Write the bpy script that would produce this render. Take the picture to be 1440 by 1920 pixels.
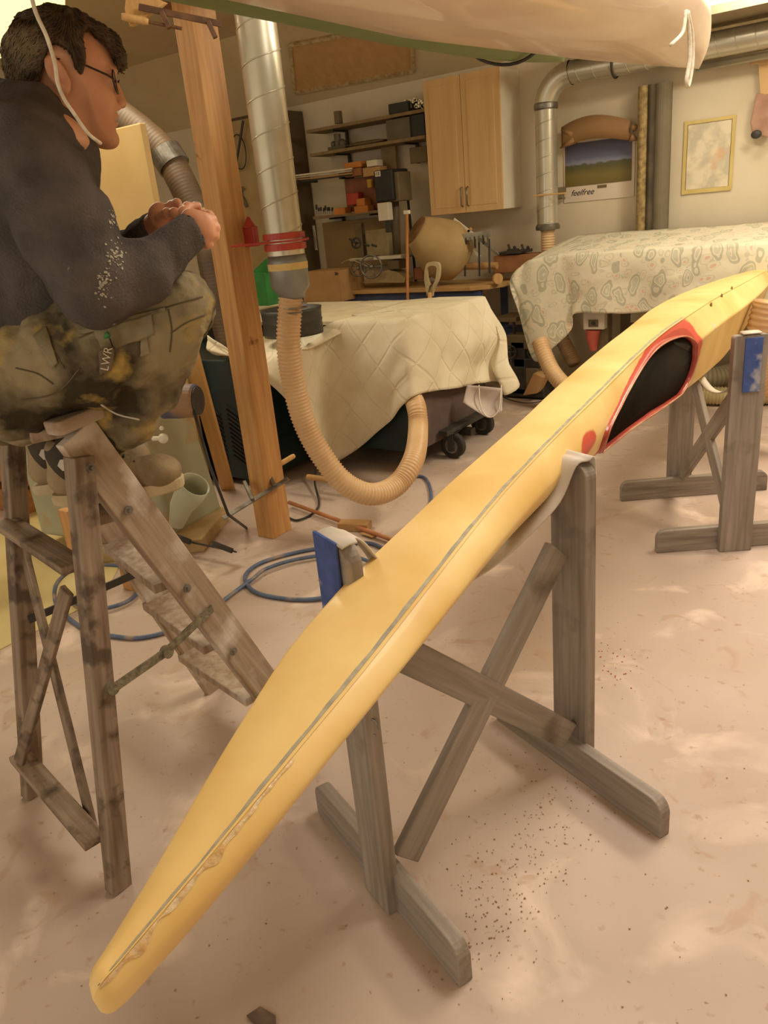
import bpy, bmesh, math, random
import numpy as np
from mathutils import Vector, Matrix, noise as mnoise
random.seed(7)
S = bpy.context.scene
for o in list(bpy.data.objects): bpy.data.objects.remove(o)
# ------------------------------------------------------------------ camera
F = 1442.; CX, CY = 720., 960.; H = 1.45
ROLL = math.atan2(1090-CX, 4700-CY); PITCH = math.atan(F/math.hypot(1090-CX, 4700-CY)); PSI = math.radians(36.7)
fw = np.array([-math.sin(PSI)*math.cos(PITCH), math.cos(PSI)*math.cos(PITCH), -math.sin(PITCH)])
rt0 = np.array([math.cos(PSI), math.sin(PSI), 0.]); up0 = np.cross(rt0, fw)
rt = math.cos(ROLL)*rt0 - math.sin(ROLL)*up0
up = math.sin(ROLL)*rt0 + math.cos(ROLL)*up0
CAM = np.array([0, 0, H])
def ray(x, y): return fw*F + rt*(x-CX) - up*(y-CY)
def onz(x, y, z=0.): v = ray(x, y); return Vector(CAM + v*((z-H)/v[2]))
def ony(x, y, Y): v = ray(x, y); return Vector(CAM + v*(Y/v[1]))
def onx(x, y, X): v = ray(x, y); return Vector(CAM + v*(X/v[0]))
def at(x, y, d): return Vector(CAM + ray(x, y)/F*d)
def pr(P):
    q = np.array(P)-CAM; w = q@fw
    return CX+F*(q@rt)/w, CY-F*(q@up)/w, w
def solvez(x, y, py):
    lo, hi = 0., 3.
    for _ in range(40):
        m = (lo+hi)/2
        if pr((x, y, m))[1] > py: lo = m
        else: hi = m
    return lo
cd = bpy.data.cameras.new('camera'); cam = bpy.data.objects.new('camera', cd); S.collection.objects.link(cam)
cd.sensor_fit = 'VERTICAL'; cd.sensor_height = 36.; cd.lens = F/1920*36; cd.clip_start = .02
cam.matrix_world = Matrix(((rt[0], up[0], -fw[0], 0), (rt[1], up[1], -fw[1], 0), (rt[2], up[2], -fw[2], H), (0, 0, 0, 1)))
S.camera = cam
# ------------------------------------------------------------------ light and exposure
S.view_settings.view_transform = 'Standard'; S.view_settings.look = 'None'
S.view_settings.exposure = 0.24; S.view_settings.gamma = 1; S.view_settings.use_curve_mapping = False
W = bpy.data.worlds.new('ambient_fill'); S.world = W; W.use_nodes = True
W.node_tree.nodes['Background'].inputs[0].default_value = (1, .87, .68, 1)
W.node_tree.nodes['Background'].inputs[1].default_value = .95  # warm ambient fill added, coming in through the open side behind the camera
def area(name, loc, target, size, sy, power, col):
    l = bpy.data.lights.new(name, 'AREA'); l.shape = 'RECTANGLE'; l.size = size; l.size_y = sy; l.energy = power; l.color = col
    o = bpy.data.objects.new(name, l); S.collection.objects.link(o); o.location = loc
    o.rotation_euler = (Vector(target)-Vector(loc)).to_track_quat('-Z', 'Y').to_euler(); return o
WARM = (1, .88, .66)
area('lamp_right', (.1, 4.5, 2.85), (-.5, 3.6, 0), 1.5, .5, 72, WARM)
area('fill_lamp_middle', (-.35, 2.3, 2.95), (-.6, 1.5, 0), 1.6, .7, 44, (1, .92, .82))  # added overhead fill light, has no fixture in the room
area('lamp_left', (-3.9, 2.6, 2.85), (-2.6, 1.6, 0), 1.4, .5, 36, WARM)
area('lamp_wall', (-.9, 5.75, 2.55), (-1.3, 6.35, 1.2), 1.3, .12, 14, WARM)

# ------------------------------------------------------------------ materials
def srgb(c):
    return tuple(((v/255)/12.92 if v/255 <= .04045 else ((v/255+.055)/1.055)**2.4) for v in c)
MATS = {}
def mat(name, c1, c2=None, rough=.6, scale=8., detail=6., metal=0., bump=0., bscale=None, stretch=(1, 1, 1), lo=.35, hi=.65,
        c3=None, scale3=3., lo3=.55, hi3=.68, coat=0., spec=.5, emit=0., emitcol=None, dist=.0):
    if name in MATS: return MATS[name]
    m = bpy.data.materials.new(name); m.use_nodes = True; nt = m.node_tree; N = nt.nodes; L = nt.links
    b = N['Principled BSDF']; b.inputs['Roughness'].default_value = rough; b.inputs['Metallic'].default_value = metal
    b.inputs['Coat Weight'].default_value = coat; b.inputs['Specular IOR Level'].default_value = spec
    a = (*srgb(c1), 1); bb = (*srgb(c2 or c1), 1)
    tc = N.new('ShaderNodeTexCoord'); mp = N.new('ShaderNodeMapping'); mp.inputs['Scale'].default_value = stretch
    L.new(tc.outputs['Object'], mp.inputs['Vector'])
    n = N.new('ShaderNodeTexNoise'); n.inputs['Scale'].default_value = scale; n.inputs['Detail'].default_value = detail; n.inputs['Distortion'].default_value = dist
    L.new(mp.outputs[0], n.inputs['Vector'])
    r = N.new('ShaderNodeValToRGB'); r.color_ramp.elements[0].position = lo; r.color_ramp.elements[1].position = hi
    r.color_ramp.elements[0].color = a; r.color_ramp.elements[1].color = bb
    L.new(n.outputs['Fac'], r.inputs['Fac']); out = r.outputs['Color']
    if c3:
        n3 = N.new('ShaderNodeTexNoise'); n3.inputs['Scale'].default_value = scale3; n3.inputs['Detail'].default_value = 8
        L.new(tc.outputs['Object'], n3.inputs['Vector'])
        r3 = N.new('ShaderNodeValToRGB'); r3.color_ramp.elements[0].position = lo3; r3.color_ramp.elements[1].position = hi3
        L.new(n3.outputs['Fac'], r3.inputs['Fac'])
        mx = N.new('ShaderNodeMix'); mx.data_type = 'RGBA'; L.new(r3.outputs['Color'], mx.inputs[0]); L.new(out, mx.inputs[6])
        mx.inputs[7].default_value = (*srgb(c3), 1); out = mx.outputs[2]
    L.new(out, b.inputs['Base Color'])
    if bump:
        nb = n
        if bscale:
            nb = N.new('ShaderNodeTexNoise'); nb.inputs['Scale'].default_value = bscale; nb.inputs['Detail'].default_value = 5
            L.new(mp.outputs[0], nb.inputs['Vector'])
        bp = N.new('ShaderNodeBump'); bp.inputs['Strength'].default_value = bump; bp.inputs['Distance'].default_value = .01
        L.new(nb.outputs['Fac'], bp.inputs['Height']); L.new(bp.outputs[0], b.inputs['Normal'])
    if emit:
        b.inputs['Emission Color'].default_value = (*srgb(emitcol or c1), 1); b.inputs['Emission Strength'].default_value = emit
    m['base'] = 1; MATS[name] = m; return m
def wood(name, c1, c2, rough=.65, sc=9., c3=None, bump=.25, scale3=6., lo3=.55, hi3=.66):
    return mat(name, c1, c2, rough=rough, scale=sc, stretch=(5, 5, .35), detail=7, bump=bump, c3=c3, scale3=scale3, lo3=lo3, hi3=hi3, lo=.3, hi=.7, dist=.4)

M_pine = wood('pine_timber', (206, 158, 98), (180, 128, 72), rough=.55, c3=(120, 66, 25), scale3=9, lo3=.68, hi3=.75)
M_grey = wood('weathered_board', (158, 146, 134), (122, 110, 98), c3=(104, 92, 80), scale3=5, bump=.3)
M_ladder = wood('ladder_wood', (156, 136, 114), (104, 82, 62), c3=(84, 66, 50), scale3=14, lo3=.5, hi3=.62, bump=.7)
M_ladder2 = wood('ladder_rail_wood', (170, 150, 128), (136, 110, 84), c3=(200, 188, 172), scale3=7, lo3=.5, hi3=.64, bump=.35)
M_ply = wood('light_ply', (214, 172, 112), (196, 150, 92), bump=.1)
M_panel = wood('plywood_panel', (198, 158, 108), (186, 146, 96), bump=.02, sc=3)
M_birch = wood('birch_veneer', (216, 180, 130), (204, 166, 114), bump=.04, sc=4)
M_white = mat('white_paint', (226, 218, 200), (214, 204, 186), rough=.5, scale=5)
M_steel = mat('dull_steel', (150, 146, 138), (112, 106, 98), rough=.4, metal=.8, scale=20, bump=.1)
M_galv = mat('galvanised_steel', (200, 196, 184), (176, 172, 160), rough=.28, metal=.85, scale=9, bump=.02, lo=.4, hi=.6)
M_dark = mat('dark_metal', (62, 58, 52), (44, 40, 36), rough=.55, scale=14, bump=.1)
M_black = mat('black_plastic', (42, 40, 38), (30, 28, 26), rough=.5, scale=9)
M_teal = mat('teal_enamel', (34, 56, 58), (26, 42, 44), rough=.45, scale=6)
M_red = mat('red_enamel', (186, 62, 44), (160, 46, 34), rough=.4, scale=8)
M_blue = mat('blue_enamel', (66, 84, 130), (50, 64, 104), rough=.5, scale=8, c3=(140, 130, 120), scale3=12, lo3=.6, hi3=.75)
M_green = mat('green_plastic', (44, 128, 58), (34, 104, 46), rough=.45, scale=8)
M_card = mat('cardboard', (190, 150, 98), (176, 136, 86), rough=.85, scale=6)
M_orange = mat('orange_box', (206, 132, 62), (190, 116, 50), rough=.7, scale=6)
M_hose = mat('beige_hose', (222, 188, 142), (208, 170, 124), rough=.4, scale=5)
M_machine = mat('grey_green_enamel', (172, 172, 146), (156, 154, 128), rough=.45, scale=3, c3=(176, 128, 78), scale3=4, lo3=.58, hi3=.72)
M_rubber = mat('rubber', (60, 56, 50), (44, 40, 36), rough=.8, scale=14)
M_rope = mat('white_rope', (232, 224, 204), (206, 194, 170), rough=.8, scale=60, bump=.3)
M_airhose = mat('blue_air_hose', (88, 104, 132), (76, 88, 112), rough=.5, scale=20, c3=(150, 132, 114), scale3=9, lo3=.55, hi3=.7)
M_bluetape = mat('blue_webbing', (66, 92, 158), (52, 74, 134), rough=.6, scale=20, c3=(160, 160, 168), scale3=16, lo3=.55, hi3=.68)
M_web = mat('beige_webbing', (206, 196, 180), (190, 178, 160), rough=.6, scale=8)
M_tube = mat('tube_glow', (255, 236, 190), rough=.5, emit=9, emitcol=(255, 232, 180))

# ------------------------------------------------------------------ mesh helpers
def frame(a, b, upv=(0, 0, 1)):
    a = Vector(a); b = Vector(b); z = (b-a).normalized(); u = Vector(upv)
    if abs(z.dot(u)) > .98: u = Vector((1, 0, 0))
    x = u.cross(z).normalized(); y = z.cross(x)
    return x, y, z
class MB:
    def __init__(s): s.bm = bmesh.new()
    def box(s, c, size, R=None):
        r = bmesh.ops.create_cube(s.bm, size=1); M = Matrix.Translation(Vector(c)) @ (R.to_4x4() if R else Matrix()) @ Matrix.Diagonal((*size, 1))
        bmesh.ops.transform(s.bm, matrix=M, verts=r['verts']); return s
    def beam(s, a, b, w, t, upv=(0, 0, 1)):
        x, y, z = frame(a, b, upv); a = Vector(a); b = Vector(b)
        R = Matrix((x, y, z)).transposed(); return s.box((a+b)/2, (w, t, (b-a).length), R)
    def ring(s, pts): return [s.bm.verts.new(p) for p in pts]
    def bridge(s, r1, r2, closed=True):
        n = len(r1)
        for i in range(n if closed else n-1):
            try: s.bm.faces.new((r1[i], r1[(i+1) % n], r2[(i+1) % n], r2[i]))
            except ValueError: pass
    def loft(s, rings, caps=True, closed=True):
        R = [s.ring(r) for r in rings]
        for i in range(len(R)-1): s.bridge(R[i], R[i+1], closed)
        if caps and closed:
            try: s.bm.faces.new(R[0][::-1]); s.bm.faces.new(R[-1])
            except ValueError: pass
        return s
    def tube(s, pts, r, n=12, closed=False, caps=True):
        P = [Vector(p) for p in pts]; m = len(P); rings = []
        rr = r if callable(r) else (lambda i: r)
        prev = None
        for i in range(m):
            d = (P[(i+1) % m]-P[i-1]) if (closed or 0 < i < m-1) else (P[1]-P[0] if i == 0 else P[-1]-P[-2])
            d.normalize()
            if prev is None:
                u = Vector((0, 0, 1)) if abs(d.z) < .9 else Vector((1, 0, 0)); x = u.cross(d).normalized()
            else:
                x = prev - d*prev.dot(d); x.normalize()
            prev = x; y = d.cross(x)
            rings.append([P[i]+(x*math.cos(2*math.pi*k/n)+y*math.sin(2*math.pi*k/n))*rr(i) for k in range(n)])
        R = [s.ring(q) for q in rings]
        for i in range(m-1): s.bridge(R[i], R[i+1])
        if closed: s.bridge(R[-1], R[0])
        elif caps: s.bm.faces.new(R[0][::-1]); s.bm.faces.new(R[-1])
        return s
    def cyl(s, a, b, r, r2=None, n=20): return s.tube([a, b], (lambda i: r if i == 0 else (r2 if r2 is not None else r)), n)
    def sph(s, c, r, seg=16, sc=(1, 1, 1)):
        q = bmesh.ops.create_uvsphere(s.bm, u_segments=seg, v_segments=seg//2+2, radius=r)
        bmesh.ops.transform(s.bm, matrix=Matrix.Translation(Vector(c)) @ Matrix.Diagonal((*sc, 1)), verts=q['verts']); return s
    def poly(s, pts, off):     # extruded polygon
        a = [Vector(p) for p in pts]; o = Vector(off); r1 = s.ring(a); r2 = s.ring([p+o for p in a])
        s.bm.faces.new(r1[::-1]); s.bm.faces.new(r2); s.bridge(r1, r2); return s
    def grid(s, P):
        R = [s.ring(r) for r in P]
        for i in range(len(R)-1): s.bridge(R[i], R[i+1], False)
        return s
    def build(s, name, m, parent=None, smooth=False, bevel=0., M=None, seg=2, solid=0., sub=0):
        bmesh.ops.recalc_face_normals(s.bm, faces=s.bm.faces)
        me = bpy.data.meshes.new(name); s.bm.to_mesh(me); s.bm.free(); return link(name, me, m, parent, smooth, bevel, M, seg, solid, sub)
def link(name, me, m, parent=None, smooth=False, bevel=0., M=None, seg=2, solid=0., sub=0):
    o = bpy.data.objects.new(name, me); S.collection.objects.link(o)
    me.materials.append(m)
    if smooth:
        me.polygons.foreach_set('use_smooth', [True]*len(me.polygons))
    if M is not None: o.matrix_basis = M
    if solid:
        q = o.modifiers.new('solid', 'SOLIDIFY'); q.thickness = solid; q.offset = 0
    if sub:
        q = o.modifiers.new('sub', 'SUBSURF'); q.levels = sub; q.render_levels = sub
    if bevel:
        q = o.modifiers.new('bevel', 'BEVEL'); q.width = bevel; q.segments = seg; q.limit_method = 'ANGLE'; q.angle_limit = .6
    if parent is not None: adopt(o, parent)
    return o
def adopt(o, parent):
    o.parent = parent; o.matrix_parent_inverse = world_of(parent).inverted()
def world_of(o):
    if o.parent is None: return o.matrix_basis.copy()
    return world_of(o.parent) @ o.matrix_parent_inverse @ o.matrix_basis
def tag(o, label, cat, group=None, kind=None):
    if label: o['label'] = label
    if cat: o['category'] = cat
    if group: o['group'] = group
    if kind: o['kind'] = kind
    return o
def thing(name, label, cat, loc, group=None):
    o = bpy.data.objects.new(name, None); S.collection.objects.link(o); o.location = Vector(loc); o.empty_display_size = .05
    o.matrix_basis = Matrix.Translation(Vector(loc)); return tag(o, label, cat, group)
def board(name, a, b, w, t, m, parent=None, upv=(0, 0, 1), bevel=.003, roundtop=0., round0=0.):
    """a timber from a to b in its own frame (grain along local z)"""
    x, y, z = frame(a, b, upv); L = (Vector(b)-Vector(a)).length
    M = Matrix((x, y, z)).transposed().to_4x4(); M.translation = Vector(a)
    q = MB(); pts = []
    def corner(cx, cz, a0, r):
        return [(cx+r*math.cos(a0+k*math.pi/12), cz+r*math.sin(a0+k*math.pi/12)) for k in range(7)]
    r1 = roundtop; r0 = round0
    pts += corner(-w/2+r0, r0, math.pi, r0) if r0 else [(-w/2, 0)]
    pts += corner(w/2-r0, r0, 1.5*math.pi, r0) if r0 else [(w/2, 0)]
    pts += corner(w/2-r1, L-r1, 0, r1) if r1 else [(w/2, L)]
    pts += corner(-w/2+r1, L-r1, .5*math.pi, r1) if r1 else [(-w/2, L)]
    q.poly([(p[0], -t/2, p[1]) for p in pts], (0, t, 0))
    return q.build(name, m, parent, bevel=bevel, M=M)
def bez(pts, n=12, closed=False):
    """catmull-rom through points"""
    P = [Vector(p) for p in pts]; out = []; m = len(P)
    for i in range(m if closed else m-1):
        p0 = P[i-1] if (i > 0 or closed) else P[0]*2-P[1]; p1 = P[i]; p2 = P[(i+1) % m]
        p3 = P[(i+2) % m] if (closed or i+2 < m) else P[-1]*2-P[-2]
        for k in range(n):
            t = k/n; out.append(.5*((2*p1)+(p2-p0)*t+(2*p0-5*p1+4*p2-p3)*t*t+(3*p1-p0-3*p2+p3)*t**3))
    if not closed: out.append(P[-1])
    return out
def resample(P, step):
    out = [P[0]]; acc = 0.
    for i in range(len(P)-1):
        d = (P[i+1]-P[i]).length; t = step-acc
        while t <= d:
            out.append(P[i].lerp(P[i+1], t/d)); t += step
        acc = (acc+d) % step
    return out
def hose(path, r, parent=None, name='hose', pitch=.016, m=None, n=20, depth=.13):
    P = resample(bez(path, 24), pitch/4); q = MB()
    q.tube(P, lambda i: r*(1-depth*(.5-.5*math.cos(2*math.pi*(i % 4)/4))), n)
    return q.build(name, m or M_hose, parent, smooth=True)
def text(body, size, M, m, parent, name='lettering', ext=.0008, shear=0.):
    c = bpy.data.curves.new(name, 'FONT'); c.body = body; c.size = size; c.extrude = ext; c.shear = shear; c.align_x = 'CENTER'; c.align_y = 'CENTER'
    o = bpy.data.objects.new(name, c); S.collection.objects.link(o)
    me = bpy.data.meshes.new_from_object(o); bpy.data.objects.remove(o)
    return link(name, me, m, parent, M=M)
def interp(x, xs, ys): return float(np.interp(x, xs, ys))

# ------------------------------------------------------------------ room
def floor_material():
    m = bpy.data.materials.new('concrete_floor'); m.use_nodes = True; nt = m.node_tree; N = nt.nodes; L = nt.links; b = N['Principled BSDF']
    tc = N.new('ShaderNodeTexCoord')
    def noise(sc, det, dist=0.): 
        n = N.new('ShaderNodeTexNoise'); n.inputs['Scale'].default_value = sc; n.inputs['Detail'].default_value = det; n.inputs['Distortion'].default_value = dist
        L.new(tc.outputs['Object'], n.inputs['Vector']); return n
    def ramp(n, a, c, ca=(0, 0, 0, 1), cb=(1, 1, 1, 1)):
        r = N.new('ShaderNodeValToRGB'); r.color_ramp.elements[0].position = a; r.color_ramp.elements[1].position = c
        r.color_ramp.elements[0].color = ca; r.color_ramp.elements[1].color = cb; L.new(n.outputs['Fac'], r.inputs['Fac']); return r
    base = ramp(noise(1.1, 9, .3), .35, .65, (*srgb((194, 174, 160)), 1), (*srgb((178, 156, 140)), 1))
    cur = base.outputs[0]
    for sc, det, dist, a, c, col, f in ((3.2, 10, .8, .56, .70, (226, 204, 186), .75), (7, 8, 1.5, .60, .68, (172, 140, 114), .5), (26, 6, 0, .64, .72, (158, 124, 96), .6), (1.7, 6, .4, .58, .72, (184, 158, 122), .5), (60, 3, 0, .70, .75, (122, 92, 66), .7)):
        r = ramp(noise(sc, det, dist), a, c, (0, 0, 0, 1), (f, f, f, 1)); mx = N.new('ShaderNodeMix'); mx.data_type = 'RGBA'
        L.new(r.outputs[0], mx.inputs[0]); L.new(cur, mx.inputs[6]); mx.inputs[7].default_value = (*srgb(col), 1); cur = mx.outputs[2]
    L.new(cur, b.inputs['Base Color']); b.inputs['Roughness'].default_value = .62
    bp = N.new('ShaderNodeBump'); bp.inputs['Strength'].default_value = .25; bp.inputs['Distance'].default_value = .004
    L.new(noise(18, 10, .5).outputs['Fac'], bp.inputs['Height']); L.new(bp.outputs[0], b.inputs['Normal'])
    return m
def plane(name, pts, m):
    o = MB(); o.bm.faces.new(o.ring(pts)); return tag(o.build(name, m), None, None, kind='structure')
M_wall = mat('wall_plaster', (220, 208, 184), (212, 198, 172), rough=.8, scale=2.5, bump=.05, bscale=60)
M_ceil = mat('ceiling_paint', (206, 188, 152), (196, 176, 138), rough=.85, scale=2)
X0, X1, Y0, Y1 = -7.5, 2.4, -2.2, 6.35
q = MB(); q.box(((X0+X1)/2, (Y0+Y1)/2, -.05), (X1-X0, Y1-Y0, .1)); tag(q.build('floor', floor_material()), None, None, kind='structure')
q = MB(); q.box(((X0+X1)/2, Y1+.06, 1.5), (X1-X0, .12, 3.3)); tag(q.build('wall_back', M_wall), None, None, kind='structure')
q = MB(); q.box((X0-.06, (Y0+Y1)/2, 1.6), (.12, Y1-Y0, 3.3)); tag(q.build('wall_left', M_wall), None, None, kind='structure')
q = MB(); q.box((X1+.06, (Y0+Y1)/2, 1.6), (.12, Y1-Y0, 3.3)); tag(q.build('wall_right', M_wall), None, None, kind='structure')
q = MB(); q.poly([(X0, Y1, 2.5), (X0, 5.8, 3.05), (X0, Y0, 3.05), (X0, Y0, 3.2), (X0, Y1, 3.2)], (X1-X0, 0, 0))
tag(q.build('ceiling', M_ceil), None, None, kind='structure')

# ------------------------------------------------------------------ kayak on the trestles
def kx(Y): return -.64127-.0269*Y-.01141*Y*Y+.00135*Y**3
KY = [.265, .3, .4, .5, .6, .8, 1, 1.2, 1.36, 1.6, 1.8, 2.0, 2.3, 2.6, 2.8, 3.0, 3.3, 3.65, 4.0, 4.4, 4.8, 5.1, 5.3, 5.42]
KT = [.703, .706, .722, .738, .756, .788, .828, .868, .894, .918, .933, .946, .968, .984, .988, .986, .982, .976, .964, .950, .938, .930, .924, .922]
KB = [.664, .656, .655, .666, .686, .724, .750, .770, .782, .788, .788, .780, .764, .738, .718, .702, .678, .660, .646, .656, .696, .730, .754, .77]
KD = [.022, .030, .055, .085, .112, .160, .165, .145, .138, .132, .132, .142, .144, .146, .150, .165, .19, .20, .205, .20, .18, .15, .12, .10]
KP = [.003, .005, .011, .017, .024, .032, .036, .034, .034, .034, .032, .028, .022, .020, .026, .038, .055, .065, .07, .07, .06, .045, .035, .02]
KC = [.45, .45, .45, .45, .45, .45, .48, .5, .5, .5, .5, .5, .5, .5, .45, .38, .30, .27, .26, .26, .3, .35, .4, .4]
def smooth_ip(Y, ys):
    h = .06; return (interp(Y-h, KY, ys)+2*interp(Y, KY, ys)+interp(Y+h, KY, ys))/4 if Y-.265 > h and 5.42-Y > h else interp(Y, KY, ys)
def kparam(Y):
    return kx(Y), smooth_ip(Y, KT), smooth_ip(Y, KB), smooth_ip(Y, KD), smooth_ip(Y, KP), smooth_ip(Y, KC)
def endround(Y):
    a = min(1, math.sqrt(max(0, 1-max(0, (.285-Y)/.02)**2))) if Y < .285 else 1
    b = min(1, math.sqrt(max(0, 1-max(0, (Y-5.35)/.07)**2))) if Y > 5.35 else 1
    return max(.003, min(a, b))
ND = 46
def deck_pt(Y, v):
    x, t, bt, d, p, c = kparam(Y); e = endround(Y); h = (t-bt)
    z = t-h*v
    sh = smooth_ip(Y, [1 if y < 2.9 else 0 for y in KY])
    rounded = p*(1-abs(2*v-1)**1.7)
    u = v/c if v < c else (1-v)/(1-c)
    peaked = p*(u**.85)*(1-.15*(1-u))
    xx = x + rounded*sh+peaked*(1-sh)
    zc = (t+bt)/2; xc = x-d*.4
    return Vector((xc+(xx-xc)*e, Y, zc+(z-zc)*e))
def hull_pt(Y, v):
    x, t, bt, d, p, c = kparam(Y); e = endround(Y); h = t-bt
    # section knots: gunwale, flat side, round of bilge, keel, under side, lower gunwale
    K = [(0, 0), (-.02*d, .001), (-.5*d, .005), (-.93*d, -.001), (-.99*d, -.006), (-1.0*d, -.014), (-.99*d, -.40*h), (-.88*d, -.85*h-.008), (-.55*d, -1.04*h-.018), (-.2*d, -1.04*h-.012), (0, -h)]
    s = v*(len(K)-1); i = min(int(s), len(K)-2); f = s-i
    P = [K[max(i-1, 0)], K[i], K[i+1], K[min(i+2, len(K)-1)]]
    o = [.5*((2*P[1][k])+(P[2][k]-P[0][k])*f+(2*P[0][k]-5*P[1][k]+4*P[2][k]-P[3][k])*f*f+(P[3][k]+3*P[1][k]-3*P[2][k]-P[0][k])*f**3) for k in (0, 1)]
    zc = (t+bt)/2; xc = x-d*.4
    return Vector((xc+(x+o[0]-xc)*e, Y, zc+(t+o[1]-zc)*e))
YS = list(np.linspace(.265, .30, 8))+list(np.arange(.32, 1.9, .03))+list(np.arange(1.9, 3.45, .0065))+list(np.arange(3.46, 5.34, .04))+list(np.linspace(5.35, 5.415, 7))
# cockpit outline in the deck plane
CPX = [(1124, 848), (1152, 830), (1180, 812), (1240, 772), (1268, 747), (1288, 715), (1300, 680), (1302, 655), (1296, 638), (1280, 631), (1255, 637), (1230, 652), (1208, 676), (1186, 710), (1160, 758), (1136, 808)]
def deck_hit(px, py):
    X = -.76
    for _ in range(12):
        w = onx(px, py, X); x, t, bt, d, p, c = kparam(min(max(w.y, .3), 5.2)); v = min(max((t-w.z)/(t-bt), 0), 1); X = deck_pt(w.y, v).x
    return w.y, v, w.z
cp = [deck_hit(*p) for p in CPX]
cp2 = [Vector((a, c, 0)) for a, b, c in cp]
cps = bez(cp2, 10, True)
def signed(P, poly):
    d = 1e9; ins = False; n = len(poly)
    for i in range(n):
        a = poly[i]; b = poly[(i+1) % n]; ax, ay = a[0], a[1]; bx, by = b[0], b[1]
        ex, ey = bx-ax, by-ay; t = max(0, min(1, ((P[0]-ax)*ex+(P[1]-ay)*ey)/(ex*ex+ey*ey+1e-12)))
        d = min(d, math.hypot(P[0]-ax-t*ex, P[1]-ay-t*ey))
        if (ay > P[1]) != (by > P[1]) and P[0] < (bx-ax)*(P[1]-ay)/(by-ay)+ax: ins = not ins
    return -d if ins else d
def vof(Y, z):
    x, t, bt, d, p, c = kparam(Y); return min(max((t-z)/(t-bt), 0), 1)

def kayak_material(name, paint):
    m = bpy.data.materials.new(name); m.use_nodes = True; nt = m.node_tree; N = nt.nodes; L = nt.links; b = N['Principled BSDF']
    tc = N.new('ShaderNodeTexCoord'); n = N.new('ShaderNodeTexNoise'); n.inputs['Scale'].default_value = 3.2; n.inputs['Detail'].default_value = 5
    L.new(tc.outputs['Object'], n.inputs['Vector']); r = N.new('ShaderNodeValToRGB')
    r.color_ramp.elements[0].position = .36; r.color_ramp.elements[0].color = (*srgb((224, 184, 106)), 1)
    r.color_ramp.elements[1].position = .62; r.color_ramp.elements[1].color = (*srgb((240, 209, 138)), 1)
    L.new(n.outputs['Fac'], r.inputs['Fac']); cur = r.outputs[0]
    b.inputs['Roughness'].default_value = .5; b.inputs['Coat Weight'].default_value = .12; b.inputs['Coat Roughness'].default_value = .10
    if paint:
        at_ = N.new('ShaderNodeVertexColor'); at_.layer_name = 'paint'; sp = N.new('ShaderNodeSeparateColor'); L.new(at_.outputs[0], sp.inputs[0])
        n2 = N.new('ShaderNodeTexNoise'); n2.inputs['Scale'].default_value = 22; n2.inputs['Detail'].default_value = 6; L.new(tc.outputs['Object'], n2.inputs['Vector'])
        def mixc(fac_src, thr, w, col, cur):
            ad = N.new('ShaderNodeMath'); ad.operation = 'MULTIPLY_ADD'; ad.inputs[1].default_value = w; L.new(n2.outputs['Fac'], ad.inputs[0]); L.new(fac_src, ad.inputs[2])
            rr = N.new('ShaderNodeValToRGB'); rr.color_ramp.elements[0].position = thr-.06; rr.color_ramp.elements[1].position = thr+.06; L.new(ad.outputs[0], rr.inputs['Fac'])
            mx = N.new('ShaderNodeMix'); mx.data_type = 'RGBA'; L.new(rr.outputs[0], mx.inputs[0]); L.new(cur, mx.inputs[6]); mx.inputs[7].default_value = (*srgb(col), 1); return mx.outputs[2]
        cur = mixc(sp.outputs[0], .7, .4, (206, 76, 54), cur)
        cur = mixc(sp.outputs[1], .7, .4, (176, 60, 42), cur)
        cur = mixc(sp.outputs[2], .8, .6, (214, 196, 164), cur)
    L.new(cur, b.inputs['Base Color'])
    nb = N.new('ShaderNodeTexNoise'); nb.inputs['Scale'].default_value = 16; nb.inputs['Detail'].default_value = 4; L.new(tc.outputs['Object'], nb.inputs['Vector'])
    bp = N.new('ShaderNodeBump'); bp.inputs['Strength'].default_value = .06; bp.inputs['Distance'].default_value = .01; L.new(nb.outputs['Fac'], bp.inputs['Height']); L.new(bp.outputs[0], b.inputs['Normal'])
    return m
M_hull = kayak_material('yellow_gelcoat', False); M_deck = kayak_material('yellow_deck_with_red', True)
kayak = thing('kayak', 'long slim yellow racing kayak lying on its side across two grey trestles, red cockpit', 'kayak', (kx(1.4), 1.4, .8))
q = MB(); q.loft([[hull_pt(Y, v) for v in np.linspace(0, 1, 101)] for Y in YS], closed=False); q.build('hull', M_hull, kayak, smooth=True)
# deck with the cockpit opening
RP = deck_hit(1100, 836)
q = MB(); lay = q.bm.loops.layers.color.new('paint'); VS = np.linspace(0, 1, ND); R = []; info = {}
for Y in YS:
    row = []
    for v in VS:
        P = deck_pt(Y, v); vert = q.bm.verts.new(P); sd = signed((P.y, P.z), cps) if 1.7 < Y < 3.6 else 1.
        # paint masks: red field, dark red band, bare filler
        T1_ = float(np.interp(P.y, [2.1, 2.45, 2.8, 3.15, 3.4], [.006, .03, .07, .13, .15])); T2_ = float(np.interp(P.y, [2.3, 2.7, 3.0, 3.3], [.004, .02, .05, .065]))
        red = max(0, min(1, 1.5-sd/T1_)) if P.y > 2.0 else 0
        red = max(red, math.exp(-((P.y-RP[0]-.02)/.12)**2-((P.z-RP[2])/.06)**2)*1.15, math.exp(-((P.y-cp[0][0]+.03)/.05)**2-((P.z-cp[0][2])/.03)**2)*1.3)
        dkr = max(0, min(1, 1.5-sd/T2_)) if P.y > 2.2 else 0
        fil = .75*math.exp(-((P.y-3.42)/.10)**2-((P.z-.90)/.05)**2)
        info[vert] = (sd, min(1, red)*.85, dkr*.85, fil)
        row.append(vert)
    R.append(row)
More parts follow.
